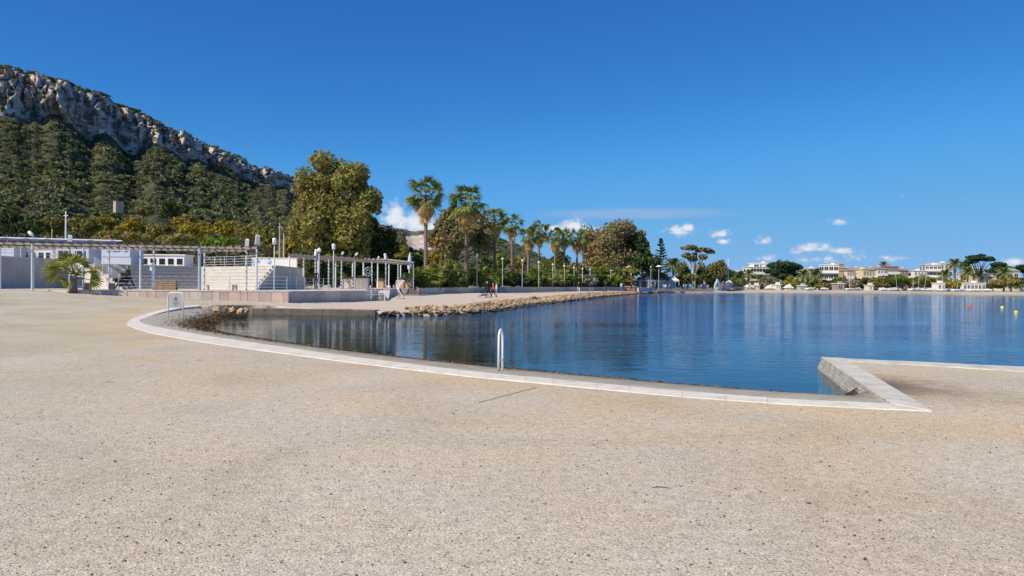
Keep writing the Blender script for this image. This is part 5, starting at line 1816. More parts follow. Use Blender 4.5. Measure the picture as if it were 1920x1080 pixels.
# ------------------------------------------------------------------ feather palms, Norfolk pine, flat pines (far side)
def feather_crown(rad, seed, n=26, mat=None):
    rs_ = np.random.RandomState(seed)
    V = []
    for k in range(n):
        a = k * 2.39996
        e = RAD(78 - 112 * (k + .5) / n)
        L_ = rad * (0.9 + .2 * rs_.rand())
        pts = []
        for j in range(9):
            s_ = j / 8
            pts.append(np.array([math.cos(e) * L_ * s_, 0, math.sin(e) * L_ * s_ - L_ * .42 * s_ * s_]))
        for j in range(1, 9):
            p = pts[j]
            t_ = pts[j] - pts[j - 1]
            t_ /= np.linalg.norm(t_)
            for sd in (-1, 1):
                ll = L_ * .30 * math.sin(math.pi * (0.12 + .8 * j / 9)) + .05
                tip = p + t_ * ll * .55 + np.array([0, sd * ll * .8, -ll * .35])
                w_ = t_ * L_ * .062
                V += [p - w_, p + w_, tip + w_ * .3, tip - w_ * .3]
        base = len(V) - 64
        ca, sa = math.cos(a), math.sin(a)
        for q in range(base, len(V)):
            x, y, z = V[q]
            V[q] = np.array([x * ca - y * sa, x * sa + y * ca, z])
    V = np.array(V)
    return mesh_from('crown', V, np.arange(len(V)).reshape(-1, 4), mat or L_palm)


def feather_palm(label, px, d, z0, ytop, wpx, seed, trunk_r=.3):
    rad = wpx / 2 * d / F * 1.15
    top = CAM_H + (hor(px) - ytop) * d / F - z0
    o = thing('feather_palm', label, 'palm', AZ(px, d, z0), group='feather palms of the far shore')
    hz = max(.6, top - rad * .75)
    obj('crown', feather_crown(rad, seed), o, loc=(0, 0, hz))
    MB().tube([(0, 0, -.2), (0, 0, hz * .5), (0, 0, hz + .1)], [trunk_r * 1.2, trunk_r, trunk_r * 1.1], 8).build('trunk', palmbark, o, smooth=True)


for k, a in enumerate(((1262, 214, .6, 478, 42, 'bushy palm right of the tall conifer'), (1385, 246, .7, 503, 40, 'feather palm in front of the pale yellow house'), (1404, 262, .7, 503, 22, 'small palm left of the modern white building'),
                       (1425, 278, .8, 512, 20, 'small palm in front of the modern white building'), (1528, 266, .8, 499, 36, 'feather palm in front of the white balcony building'), (1506, 270, .8, 502, 28, 'feather palm left of the white balcony building'),
                       (1656, 300, .8, 488, 16, 'thin palm standing above the roofs'), (1790, 268, .8, 481, 30, 'tall feather palm left of the umbrella pine'), (1814, 264, .8, 495, 32, 'feather palm below the umbrella pine'),
                       (1772, 272, .8, 502, 26, 'feather palm before the white stepped block'), (1882, 264, .8, 497, 30, 'feather palm before the gabled house'))):
    feather_palm(a[5], a[0], a[1], a[2], a[3], a[4], 300 + k)

o = thing('norfolk_pine', 'tall conical blue-green conifer with tiered branches', 'conifer', AZ(1238, 232, .6))
topz = CAM_H + (hor(1238) - 449) * 232 / F - .6
rs = np.random.RandomState(9)
P_, N_ = [], []
for k in range(15):
    z_ = topz * (0.22 + 0.76 * k / 14)
    r_ = 3.0 * (1 - (k / 14.5) ** 1.4) + .25
    for j in range(7):
        a = rs.rand() * 6.28
        for q in range(16):
            s_ = (q + rs.rand()) / 16
            P_.append((math.cos(a) * r_ * s_ + rs.normal() * .12, math.sin(a) * r_ * s_ + rs.normal() * .12, z_ + .5 * s_ * s_ + rs.normal() * .10))
            N_.append((rs.normal() * .5, rs.normal() * .5, 1))
V, Fq = leaf_quads(np.array(P_), np.array(N_), np.full(len(P_), .5), rs, 1.5)
obj('crown', mesh_from('crown', V, Fq, leafmat('conifer_needles', [(0.03, 0.05, 0.035), (0.05, 0.075, 0.05), (0.075, 0.10, 0.06)], .1, .3)), o)
MB().tube([(0, 0, -.2), (0, 0, topz * .5), (0, 0, topz)], [.35, .22, .04], 8).build('trunk', bark, o, smooth=True)

tree('thin flat-crowned tree with bare branches showing', 1303, 235, .6, [(1296, 464, 17, 6), (1316, 468, 14, 6), (1328, 472, 10, 5), (1288, 480, 9, 7), (1300, 484, 11, 9), (1318, 482, 11, 6)], L_euc, 1700, .55, 31, .32, palebark, inner=.1, sub=4, tk=10)
tree('big dense dome-shaped pine beside the modern white building', 1470, 275, .8, [(1468, 500, 32, 16), (1452, 508, 18, 12), (1484, 512, 16, 14), (1470, 516, 26, 10)], pine_l, 7500, .55, 32, .45, sub=6)
tree('flat-topped umbrella pine above the yellow house', 1836, 275, .8, [(1832, 484, 22, 7), (1848, 486, 12, 6), (1818, 490, 14, 6), (1808, 496, 8, 6)], pine_l, 4200, .5, 33, .4, sub=5)
tree('broad dark dome pine right of the yellow house', 1881, 290, .8, [(1878, 504, 26, 10), (1862, 510, 14, 8), (1898, 508, 12, 9)], pine_l, 4500, .55, 34, .4, sub=5)
tree('dark dome pine cut by the right edge', 1925, 285, .8, [(1925, 506, 20, 11), (1940, 510, 18, 10)], pine_l, 3500, .55, 35, .4, sub=5)

# hut and mast on the slope
hp = A(222, 392, 236)
o = thing('hut', 'small beige windowless hut on the wooded slope', 'hut', hp - Vector((0, 0, 1.2)), RAD(-38))
MB().box((0, 0, 1.8), (1.9, 2.4, 3.6)).build('wall', pmat('beige_render', (0.50, 0.39, 0.26), .9, .08), o)
MB().box((0, 0, 3.66), (2.1, 2.6, .12)).build('roof', pmat('beige_roof', (0.42, 0.33, 0.24), .9, .1), o)
# ================================================================== far shore: buildings
BW = pmat('far_white', (0.80, 0.76, 0.68), .8, .05, .5)
BC = pmat('far_cream', (0.74, 0.66, 0.52), .85, .07, .5)
BY = pmat('far_yellow', (0.72, 0.61, 0.38), .85, .07, .5)
BO = pmat('far_orange', (0.46, 0.31, 0.22), .85, .1, .5)
BR = pmat('far_red_brown', (0.38, 0.29, 0.25), .85, .12, .5)
BG = pmat('far_grey', (0.45, 0.43, 0.40), .85, .08, .5)
RT = pmat('roof_tiles', (0.33, 0.22, 0.17), .9, .2, 2.0, .5, 8)
SHUT = pmat('shutters', (0.16, 0.13, 0.10), .7, .2, 2)


def building(label, px0, px1, d, ytop, z0, storeys, wall_m, cols, depth=9, rz=0.0, roof='flat', balcony=False, side_cols=0, win=(0.5, 0.5), setback=False, roof_m=None, name='building', cat='building'):
    a, b = AZ(px0, d, z0), AZ(px1, d, z0)
    wd_ = (b - a).length
    top = CAM_H + (hor((px0 + px1) / 2) - ytop) * d / F - z0
    o = thing(name, label, cat, (a + b) / 2, rz)
    hb = top - (0.25 if roof == 'flat' else 1.1)
    MB().box((0, depth / 2, hb / 2), (wd_, depth, hb)).build('wall', wall_m, o)
    if roof == 'flat':
        r_ = MB().box((0, depth / 2, hb + .125), (wd_ + .5, depth + .5, .25)).build('roof', roof_m or wall_m, o)
        MB().box((wd_ * .2, depth * .5, hb + .25 + .35), (1.2, 1.2, .7)).build('chimney', wall_m, r_)
    else:
        mb = MB()
        hx, e = wd_ / 2 + .35, .35
        if roof == 'gable':
            mb.ext([(-hx, -e, hb), (hx, -e, hb), (0, -e, top)], (0, depth + 2 * e, 0))
        else:
            vs = [(-hx, -e, hb), (hx, -e, hb), (hx, depth + e, hb), (-hx, depth + e, hb), (-hx * .45, depth / 2, top), (hx * .45, depth / 2, top)]
            mb.add(vs, [(3, 2, 1, 0), (0, 1, 5, 4), (1, 2, 5), (2, 3, 4, 5), (3, 0, 4)])
        r_ = mb.build('roof', roof_m or RT, o)
        MB().box((wd_ * .2, depth * .45, hb + .9), (.6, .6, 1.2)).build('chimney', BC, r_)
    sh_ = hb / storeys
    cw = wd_ / cols
    wme_ = MB().box((0, 0, 0), (cw * win[0], .12, sh_ * win[1])).mesh('window', glassd)
    sme = MB().box((0, 0, 0), (cw * win[0] + .16, .22, .09)).mesh('sill', wall_m)
    fme_ = MB().box((0, 0, 0), (.08, .16, sh_ * win[1])).mesh('mullion', whitepaint)
    for s_ in range(storeys):
        for c_ in range(cols):
            x_, z_ = -wd_ / 2 + cw * (c_ + .5), sh_ * (s_ + .52)
            wn_ = obj('window', wme_, o, loc=(x_, 0.0, z_))
            obj('sill', sme, wn_, loc=(0, -.05, -sh_ * win[1] / 2 - .045))
            obj('mullion', fme_, wn_, loc=(0, -.01, 0))
        for c_ in range(side_cols):
            y_ = depth * (c_ + .5) / side_cols
            for sx_ in (-1, 1):
                MB().box((0, 0, 0), (.12, depth / side_cols * .4, sh_ * .5)).build('window', glassd, o, loc=(sx_ * wd_ / 2, y_, sh_ * (s_ + .52)))
        if balcony:
            bl = MB().box((0, -.65, sh_ * s_ + .10), (wd_ + .3, 1.3, .16)).build('balcony', BW, o)
            MB().box((0, -1.26, sh_ * s_ + .62), (wd_ + .3, .1, .88)).build('parapet', BW, bl)
    return o


building('modern white house with long dark window bands, beside the big far pine', 1407, 1451, 292, 500, .8, 3, BW, 4, 10, 0, 'flat', True, 2, (.9, .55))
building('white set-back top floor of the modern house', 1413, 1445, 297, 493, 8.2, 1, BW, 3, 6, 0, 'flat', False, 0, (.75, .6), name='penthouse', cat='penthouse')
building('pale yellow house behind the feather palm by the flagpole', 1368, 1397, 262, 510, .8, 2, BY, 3, 8, 0, 'flat', False, 2)
building('white low house left of the balcony building', 1508, 1538, 292, 503, .8, 3, BW, 3, 9, 0, 'flat', False, 2)
building('white balcony building with a shaded side wall', 1537, 1570, 274, 496, .8, 3, BW, 4, 10, RAD(-24), 'flat', True, 2, (.8, .6))
building('grey block added as the shaded side of the white balcony building', 1572, 1582, 292, 494, .8, 4, BG, 1, 6, 0)  # added block; its grey paints the shaded side face of the balcony building
building('narrow orange-brown house right of the balcony building', 1581, 1589, 285, 502, .8, 3, BO, 1, 8, 0)
building('cream terraced house with tiled roof, left one of the brown-roofed row', 1588, 1602, 282, 502, .8, 3, BC, 3, 9, 0, 'hip', False, 1)
building('white terraced house with tiled roof in the brown-roofed row', 1601, 1619, 284, 501, .8, 3, BW, 3, 9, 0, 'hip', True, 1)
building('narrow bright yellow house front', 1618, 1629, 278, 504, .8, 3, BY, 2, 9, 0)
building('cream block right of the bright yellow house', 1629, 1646, 284, 501, .8, 3, BC, 3, 9, 0, 'hip', False, 1)
building('white block with tiled roof below the thin palm', 1645, 1661, 283, 499, .8, 3, BW, 3, 9, 0, 'hip', True, 1)
building('grey-brown apartment block with red upper walls', 1660, 1684, 286, 499, .8, 3, BR, 5, 9, 0, 'flat', True, 1)
building('red-brown apartment block at the right end of the row', 1684, 1709, 290, 502, .8, 3, BR, 4, 9, 0, 'hip', False, 1)
building('low white house at the left of the stepped white block', 1714, 1738, 286, 507, .8, 3, BW, 4, 8, 0, 'flat', True, 1)
building('tall white stepped block with stacked balconies', 1736, 1763, 296, 496, .8, 4, BW, 4, 9, RAD(-15), 'flat', True, 2, (.7, .55))
building('white block half hidden behind the feather palms', 1762, 1786, 300, 493, .8, 4, BW, 3, 9, 0, 'flat', False, 1)
building('white house seen under the umbrella pine', 1826, 1844, 300, 503, .8, 3, BW, 3, 8, 0, 'flat', True, 1)
building('wide yellow flat-roofed house near the right edge', 1818, 1864, 276, 512, .8, 2, BY, 3, 8, 0, 'flat', False, 1, (.3, .4), roof_m=BW)
building('low white beach building with dark windows near the right', 1806, 1848, 258, 530, .75, 1, BW, 6, 6, 0, 'flat', False, 1, (.6, .5))
building('small white hut left of the low beach building', 1759, 1772, 258, 530, .75, 1, BW, 2, 4, 0, 'flat')
building('pale gabled house near the right edge', 1888, 1911, 282, 503, .8, 2, BC, 2, 9, 0, 'gable', False, 1, roof_m=BG)
building('small reddish beach hut with a white roof', 1569, 1583, 256, 531, .75, 1, BR, 1, 4, 0, 'flat', roof_m=BW, win=(.4, .4))
building('long beige hut among the boats', 1628, 1638, 258, 534, .75, 1, BC, 1, 3, 0, 'flat', win=(.3, .3))
k_ = 0
for px0, px1, lb in ((1400, 1412, 'white beach cabin, leftmost of the far cabins'), (1414, 1424, 'white beach cabin second from the left'), (1440, 1452, 'white beach cabin below the modern house'), (1455, 1464, 'white beach cabin left of the tents'),
                     (1475, 1487, 'white pointed beach cabin below the orange bush'), (1500, 1512, 'white beach cabin before the far palms')):
    building(lb, px0, px1, 254, 533 + (k_ % 3), .7, 1, (BW, BC, BG)[k_ % 3], 2, 3, 0, 'gable' if k_ % 2 == 0 else 'flat', win=(.4, .45), roof_m=BW, name='beach_cabin', cat='cabin')
    k_ += 1


# ---- marquees and kiosks at the end of the promenade
canvas = pmat('white_canvas', (0.80, 0.77, 0.70), .8, .05, 1.0)
def tent(label, px0, px1, d, ytop, z0, depth=4.0):
    a, b = AZ(px0, d, z0), AZ(px1, d, z0)
    w_ = (b - a).length
    top = CAM_H + (hor((px0 + px1) / 2) - ytop) * d / F - z0
    o = thing('marquee', label, 'tent', (a + b) / 2)
    e = top * .68
    vs = [(-w_ / 2, 0, e), (w_ / 2, 0, e), (w_ / 2, depth, e), (-w_ / 2, depth, e), (0, depth * .5, top), (-w_ / 2, 0, e - .35), (w_ / 2, 0, e - .35), (w_ / 2, depth, e - .35), (-w_ / 2, depth, e - .35)]
    MB().add(vs, [(0, 1, 4), (1, 2, 4), (2, 3, 4), (3, 0, 4), (0, 5, 6, 1), (1, 6, 7, 2), (2, 7, 8, 3), (3, 8, 5, 0)]).build('canopy', canvas, o)
    for x_ in (-w_ / 2, -w_ / 6, w_ / 6, w_ / 2):
        MB().tube([(x_, 0.02, 0), (x_, 0.02, e)], .06, 6).build('post', whitepaint, o)
    MB().box((0, depth * .9, e * .48), (w_ * .96, .08, e * .95)).build('back_wall', canvas, o)
    return o


tent('white pointed marquee, left one behind the walkers', 1208, 1228, 200, 516, .45)
tent('white pointed marquee, right of the first one', 1229, 1248, 202, 518, .45)
tent('white pointed marquee before the low olive tree', 1254, 1273, 205, 516, .45)
tent('small white marquee left of the flagpole base', 1352, 1366, 236, 528, .6, 3)
tent('round white tent at the foot of the flagpole', 1362, 1374, 238, 524, .6, 3)
for px, lb in ((1282, 'white folded parasol, first of three behind the railing'), (1291, 'white folded parasol, second of three behind the railing'), (1300, 'white folded parasol, third of three behind the railing')):
    o = thing('parasol', lb, 'parasol', AZ(px, 215, .5))
    MB().tube([(0, 0, 0), (0, 0, 2.6)], .05, 6).build('pole', whitepaint, o)
    MB().lathe([(.28, .9), (.34, 1.2), (.18, 2.2), (.03, 2.55)], 8).build('canopy', canvas, o)
o = thing('parasol', 'pale blue folded parasol standing above the curving pergola', 'parasol', AZ(768, 100, 1.0))
MB().tube([(0, 0, 0), (0, 0, 4.9)], .05, 6).build('pole', whitepaint, o)
MB().lathe([(.30, 2.6), (.34, 3.0), (.22, 4.2), (.04, 4.85)], 8).build('canopy', pmat('pale_blue_canvas', (.55, .62, .72), .8, .08), o)
for px, yt, d, lb in ((1180, 498, 188, 'small pale open parasol above the kiosk canopy, left'), (1235, 497, 196, 'small pale open parasol above the marquees, right')):
    z_ = .5
    top = CAM_H + (hor(px) - yt) * d / F - z_
    o = thing('parasol', lb, 'parasol', AZ(px, d, z_))
    MB().tube([(0, 0, 0), (0, 0, top)], .05, 6).build('pole', whitepaint, o)
    MB().lathe([(.9, top - .45), (.5, top - .2), (.03, top)], 8).build('canopy', canvas, o)
kg = thing('kiosk', 'long dark-windowed beach bar under a green canopy at the end of the promenade', 'kiosk', AZ(1155, 188, .5))
MB().box((0, 2, 1.35), (15, 4, 2.7)).build('wall', BG, kg)
MB().box((0, 1.2, 2.86), (16.5, 6.4, .2)).build('roof', pmat('green_canopy', (.07, .10, .06), .8, .2), kg)
for k in range(8):
    x_ = -7 + 2 * k
    MB().box((x_, -.03, 1.55), (1.5, .08, 1.5)).build('window', glassd, kg)
    MB().tube([(x_ + 1, -1.9, 0), (x_ + 1, -1.9, 2.8)], .07, 6).build('post', whitepaint, kg)
o = thing('counter', 'orange-fronted stall counter with a white top', 'counter', AZ(1182, 172, .5))
MB().box((0, 0, .5), (2.4, .7, .8)).build('front', pmat('orange_front', (.42, .20, .12), .7, .1), o)
MB().box((0, 0, 0.96), (2.8, 1.0, .1)).build('top', BW, o)
railing('railing', 'low dark fence in front of the marquees', [AZ(1270, 190, .5), AZ(1320, 205, .5)], 1.0, 3, .04, .03, 1.5, darkmetal)
# low stone platform ends
for px0, px1, d, h_, m_, lb in ((1196, 1224, 176, .75, pink2, 'pale stone block wall left of the pair of walkers'), (1232, 1338, 196, .55, pmat('brown_wall', (.34, .27, .21), .9, .15), 'low brown wall behind the walkers at the end of the promenade')):
    a, b = AZ(px0, d, .4), AZ(px1, d + 4, .4)
    o = thing('low_wall', lb, 'wall', (a + b) / 2, math.atan2(b.y - a.y, b.x - a.x))
    n = max(3, int((b - a).length / 1.6))
    for k in range(n):
        ln = (b - a).length / n
        MB().box((-(b - a).length / 2 + ln * (k + .5), 0, h_ / 2 - .1), (ln - .02, .4, h_ + .2), ch=.02).build('block', m_, o)


# ---- windsurf sails standing on the sand
def sail(label, px, yb, d, ytop, wpx, mats, lean):
    p = AZ(px, d, float(base_h(AZ(px, d, 0).x, d)) - .1)
    h_ = CAM_H + (hor(px) - ytop) * d / F - p.z
    w_ = wpx * d / F
    o = thing('windsurf_sail', label, 'sail', p, lean)
    MB().tube([(-.45 * w_, 0, .2), (-.30 * w_, 0, h_ * .55), (.05 * w_, 0, h_)], [.05, .04, .02], 6).build('mast', darkmetal, o)
    pts = [(-.45, .14), (-.42, .4), (-.30, .68), (.0, 1.0), (.25, .82), (.42, .5), (.35, .2), (0, .1)]
    for s_, m_ in ((1.0, mats[0]), (.72, mats[1])):
        mb = MB()
        n = len(pts)
        vs = [(x_ * s_ * w_, (-.03 if s_ < 1 else 0) - .12 * w_ * (.25 - (x_ * s_) ** 2), (.5 + (z_ - .5) * s_) * h_) for x_, z_ in pts]
        vs += [(0, (-.03 if s_ < 1 else 0) - .10 * w_, h_ * .5)]
        vs2 = [(a, b + .02, c) for a, b, c in vs]
        fs = [(k, (k + 1) % n, n) for k in range(n)] + [(n + 1 + (k + 1) % n, n + 1 + k, 2 * n + 1) for k in range(n)] + [(k, n + 1 + k, n + 1 + (k + 1) % n, (k + 1) % n) for k in range(n)]
        mb.add(vs + vs2, fs).build('panel' if s_ < 1 else 'sail_cloth', m_, o)
    b_ = MB()
    b_.lathe([(.02, -1.3), (.22, -.9), (.30, 0), (.24, .9), (.05, 1.3)], 10)
    b_.build('board', whitepaint, o, rot=(0, RAD(90), 0), scale=(.35, 1, 1), loc=(0, -.2, .12))


pinkm, greenm = pmat('pink_cloth', (.62, .16, .20), .7, .1), pmat('green_cloth', (.10, .40, .16), .7, .1)
sail('green and white windsurf sail standing on the far sand', 1344, 541, 216, 522, 15, (whitepaint, greenm), .3)
sail('pink windsurf sail left of the green one', 1320, 541, 216, 527, 11, (pinkm, pmat('pale_pink', (.7, .4, .4), .7, .1)), -.2)
sail('small pink windsurf sail right behind the green one', 1355, 541, 218, 530, 8, (pinkm, pinkm), .5)


# ---- boats drawn up on the far beach
def boat_mesh():
    vs, fs = [], []
    N = 9
    for j in range(N):
        s_ = j / (N - 1)
        w_ = 0.62 * math.sin(math.pi * min(1, .28 + .72 * (1 - s_)) * .5 if s_ > .0 else math.pi * .5) * (1 - s_ ** 4 * .96)
        sh = .62 + .12 * s_ * s_
        x_ = -1.5 + 3.0 * s_
        vs += [(x_, -w_, sh), (x_, -w_ * .8, .22 + .1 * s_), (x_, 0, .08 + .28 * s_ ** 3), (x_, w_ * .8, .22 + .1 * s_), (x_, w_, sh), (x_, w_ * .85, sh - .02), (x_, 0, sh - .06), (x_, -w_ * .85, sh - .02)]
    for j in range(N - 1):
        fs += [(8 * j + i, 8 * j + (i + 1) % 8, 8 * j + 8 + (i + 1) % 8, 8 * j + 8 + i) for i in range(8)]
    fs += [tuple(range(7, -1, -1)), tuple(8 * (N - 1) + i for i in range(8))]
    return MB().add(vs, fs)


HULL = {c: boat_mesh().mesh('hull', m_, True) for c, m_ in (('white', whitepaint), ('blue', blueg), ('cream', BC))}
MAST = MB().tube([(0, 0, .5), (0, 0, 6.2)], [.05, .03], 6).mesh('mast', steel)
TRAIL = MB().box((0, 0, .08), (1.6, .9, .12)).mesh('trolley', darkmetal)
COVER = MB().lathe([(.05, -1.2), (.16, -.8), (.2, .2), (.06, 1.0)], 8).mesh('boom_cover', blueg)
BOATS = [(1672, 'white', 0, 'white'), (1682, 'cream', 1, 'cream'), (1712, 'white', 1, 'white'), (1722, 'blue', 1, 'pale blue'), (1733, 'white', 1, 'white'), (1745, 'blue', 0, 'pale blue'), (1757, 'white', 1, 'white'), (1768, 'white', 1, 'white'),
         (1780, 'blue', 0, 'pale blue'), (1793, 'white', 1, 'white'), (1806, 'blue', 0, 'pale blue'), (1818, 'white', 0, 'white'), (1832, 'cream', 0, 'cream'), (1850, 'white', 0, 'white'), (1520, 'white', 0, 'white'), (1545, 'white', 0, 'white'), (1594, 'white', 1, 'white'), (1608, 'blue', 0, 'pale blue'), (1382, 'white', 0, 'white'), (1658, 'white', 0, 'white')]
order = sorted(range(len(BOATS)), key=lambda i: BOATS[i][0])
rs = np.random.RandomState(5)
for r_, i in enumerate(order):
    px, c_, mast_, w_ = BOATS[i]
    d = 243 + rs.rand() * 5
    p = AZ(px, d, 0)
    p.z = float(base_h(p.x, p.y)) - .02
    o = thing('dinghy', '%s %sdinghy on the far sand, %s boat from the left' % (w_, 'masted ' if mast_ else '', ords[r_]), 'boat', p, rs.choice([0, math.pi]) + rs.normal() * .35, 'boats on the far sand')
    s_ = .95 + .35 * rs.rand()
    obj('hull', HULL[c_], o, scale=s_, loc=(0, 0, .1))
    obj('trolley', TRAIL, o)
    if mast_:
        obj('mast', MAST, o, rot=(rs.normal() * .06, rs.normal() * .08, 0))
    else:
        obj('boom_cover', COVER, o, rot=(0, RAD(90), 0), loc=(0, 0, .85))

# ---- buoys
for px, py, r_, c_, nm, lb in ((1819, 572, .17, (.75, .10, .03), 'orange_buoy', 'orange round buoy floating at the right'), (1879, 574, .16, (.78, .66, .12), 'yellow_buoy', 'yellow buoy floating right of the orange one'), (1905, 583, .145, (.80, .62, .05), 'yellow_buoy2', 'nearest yellow buoy floating close to the right edge')):
    p = G(px, py + 3, WATER_Z)
    o = thing('buoy', lb, 'buoy', p, group='buoys')
    MB().lathe([(.05, -r_ * .8), (r_ * .8, -r_ * .4), (r_, .1), (r_ * .85, r_ * .6), (r_ * .35, r_ * 1.05), (.06, r_ * 1.15)], 14).build('float', pmat(nm, c_, .4, .06), o, smooth=True)
    MB().tube([(0, 0, r_ * 1.1), (0, 0, r_ * 1.6)], .035, 6).build('eye', darkmetal, o)

# ================================================================== people
SKIN = pmat('skin', (.50, .32, .23), .6, .06)
HAIRS = {'dark': pmat('dark_hair', (.025, .018, .012), .6, .2), 'grey': pmat('grey_hair', (.45, .43, .40), .6, .1), 'brown': pmat('brown_hair', (.10, .06, .03), .6, .2)}
SHOE = pmat('shoes', (.05, .045, .04), .6, .2)
WSHOE = pmat('pale_shoes', (.6, .58, .54), .6, .1)
CL = {}
def cloth(n):
    cols = {'brown': (.13, .10, .05), 'black': (.02, .02, .024), 'navy': (.03, .04, .08), 'red': (.62, .07, .03), 'white': (.72, .70, .66), 'grey': (.25, .25, .26), 'blue': (.10, .18, .36), 'beige': (.5, .42, .32), 'pink': (.55, .2, .24)}
    return pmat('cloth_' + n, cols[n], .9, .12, 6.0)


def body_mesh(pose):
    """one continuous skinned figure, 1.72 m tall, facing +X"""
    J, E, R_, K = [], [], [], []      # joints, edges, radii, kind of cloth (0 skin 1 hair 2 top 3 legs 4 shoe)

    def j(p, r, k, par=None):
        J.append(p)
        R_.append(r)
        K.append(k)
        if par is not None: E.append((par, len(J) - 1))
        return len(J) - 1
    lean = pose.get('lean', 0.0)
    bx_ = lambda x, z: (x + lean * max(0, z - .92), z)

    def P3(x, y, z):
        a, b = bx_(x, z)
        return (a, y, b)
    pel = j(P3(0, 0, .93), (.15, .115), 3)
    wst = j(P3(0, 0, 1.08), (.135, .10), 2, pel)
    che = j(P3(0.01, 0, 1.27), (.155, .115), 2, wst)
    nkb = j(P3(0, 0, 1.42), (.085, .075), 2, che)
    nck = j(P3(.015, 0, 1.48), (.052, .052), 0, nkb)
    hd0 = j(P3(.03, 0, 1.56), (.078, .085), 0, nck)
    hd1 = j(P3(.03, 0, 1.63), (.082, .092), 0, hd0)
    hd2 = j(P3(.015, 0, 1.70), (.055, .06), 1, hd1)
    nose = j(P3(.135, 0, 1.585), (.014, .014), 0, hd0)
    for sd, (hip, knee), arm in ((1, pose['l'], pose['la']), (-1, pose['r'], pose['ra'])):
        y = .095 * sd
        t1 = j((.0, y, .86), (.088, .088), 3, pel)
        kx, kz = math.sin(hip) * .42, .86 - math.cos(hip) * .42
        kn = j((kx, y, kz), (.058, .058), 3, t1)
        ax, az_ = kx + math.sin(hip - knee) * .40, kz - math.cos(hip - knee) * .40
        an = j((ax, y, az_ + 0), (.04, .04), 3, kn)
        ft = -(hip - knee) * .3
        hl = j((ax - .01, y, az_ - .045), (.042, .036), 4, an)
        j((ax + .15 * math.cos(ft), y * 1.1, az_ - .05 - .15 * math.sin(ft) * .5), (.038, .025), 4, hl)
        sh = j(P3(0, .18 * sd, 1.38), (.062, .062), 2, nkb)
        ua, fa = arm
        s0 = P3(0, .2 * sd, 1.38)
        el = (s0[0] + math.sin(ua) * .28, .235 * sd, s0[2] - math.cos(ua) * .28)
        e_ = j(el, (.044, .044), 2, sh)
        wr = (el[0] + math.sin(ua + fa) * .25, .22 * sd, el[2] - math.cos(ua + fa) * .25)
        w_ = j(wr, (.029, .029), 2, e_)
        dx, dz = math.sin(ua + fa), -math.cos(ua + fa)
        pa = j((wr[0] + dx * .07, .215 * sd, wr[2] + dz * .07), (.036, .02), 0, w_)
        for f_ in range(4):
            q0 = (wr[0] + dx * .12 + dz * (f_ - 1.5) * .02, .213 * sd, wr[2] + dz * .12 - dx * (f_ - 1.5) * .02)
            ln = (.055, .065, .06, .045)[f_]
            f1_ = j(q0, (.009, .009), 0, pa)
            j((q0[0] + dx * ln * .8, .213 * sd - .02 * sd, q0[2] + dz * ln), (.008, .008), 0, f1_)
        th = j((wr[0] + dx * .07 - dz * .045, .205 * sd, wr[2] + dz * .07 + dx * .045), (.011, .011), 0, pa)
        j((wr[0] + dx * .11 - dz * .055, .195 * sd, wr[2] + dz * .11 + dx * .055), (.009, .009), 0, th)
    me = bpy.data.meshes.new('body_skeleton')
    me.from_pydata(J, E, [])
    ob = bpy.data.objects.new('body_skeleton', me)
    COL.objects.link(ob)
    md = ob.modifiers.new('skin', 'SKIN')
    md.use_smooth_shade = True
    sv = me.skin_vertices[0].data
    for i, r in enumerate(R_):
        sv[i].radius = r
        sv[i].use_root = (i == 0)
    sb = ob.modifiers.new('sub', 'SUBSURF')
    sb.levels = sb.render_levels = 1
    dg = bpy.context.evaluated_depsgraph_get()
    dg.update()
    out = bpy.data.meshes.new_from_object(ob.evaluated_get(dg))
    bpy.data.objects.remove(ob)
    # bones to faces
    A_, B_ = np.array([J[a] for a, b in E]), np.array([J[b] for a, b in E])
    kb = np.array([K[b] for a, b in E])
    rb = np.array([R_[b][0] for a, b in E])
    out.materials.clear()
    for m_ in (SKIN, HAIRS['dark'], cloth('black'), cloth('navy'), SHOE): out.materials.append(m_)
    mi = []
    for f in out.polygons:
        c = np.array(f.center)
        ab = B_ - A_
        t_ = np.clip(((c - A_) * ab).sum(1) / ((ab ** 2).sum(1) + 1e-9), 0, 1)
        dd = np.linalg.norm(c - (A_ + ab * t_[:, None]), axis=1) - rb
        k = int(kb[np.argmin(dd)])
        hz, hx = c[2], c[0] - lean * max(0, c[2] - .92)
        if hz > 1.50 and (hz > 1.66 or hx < -.005): k = 1
        if k == 3 and hz > .98: k = 2
        mi.append(k)
    out.polygons.foreach_set('material_index', mi)
    zmin = min(v.co.z for v in out.vertices)
    for v in out.vertices: v.co.z -= zmin
    out.update()
    return out


POSES = {'walk': body_mesh({'l': (.42, .15), 'r': (-.30, .35), 'la': (-.35, .3), 'ra': (.40, .35)}),
         'stand': body_mesh({'l': (.05, .03), 'r': (-.04, .03), 'la': (.05, .12), 'ra': (.0, .25)}),
         'push': body_mesh({'l': (.38, .15), 'r': (-.32, .3), 'la': (.55, .75), 'ra': (.55, .75), 'lean': .18}),
         'stride': body_mesh({'l': (-.38, .4), 'r': (.45, .1), 'la': (.45, .5), 'ra': (-.4, .35), 'lean': .05})}


def person(label, px, d, face, pose, top, legs, hair='dark', h=1.72, z=None, shoe=None):
    p = AZ(px, d, 0)
    p.z = float(base_h(p.x, p.y)) if z is None else z
    o = obj('person', POSES[pose], None, loc=p, rot=(0, 0, face), scale=h / 1.72)
    for i, m_ in enumerate((None, HAIRS[hair], cloth(top), cloth(legs), shoe or SHOE)):
        if m_ is not None:
            o.material_slots[i].link = 'OBJECT'
            o.material_slots[i].material = m_
    tag(o, label, 'person', 'people on the promenade and beach')
    return o


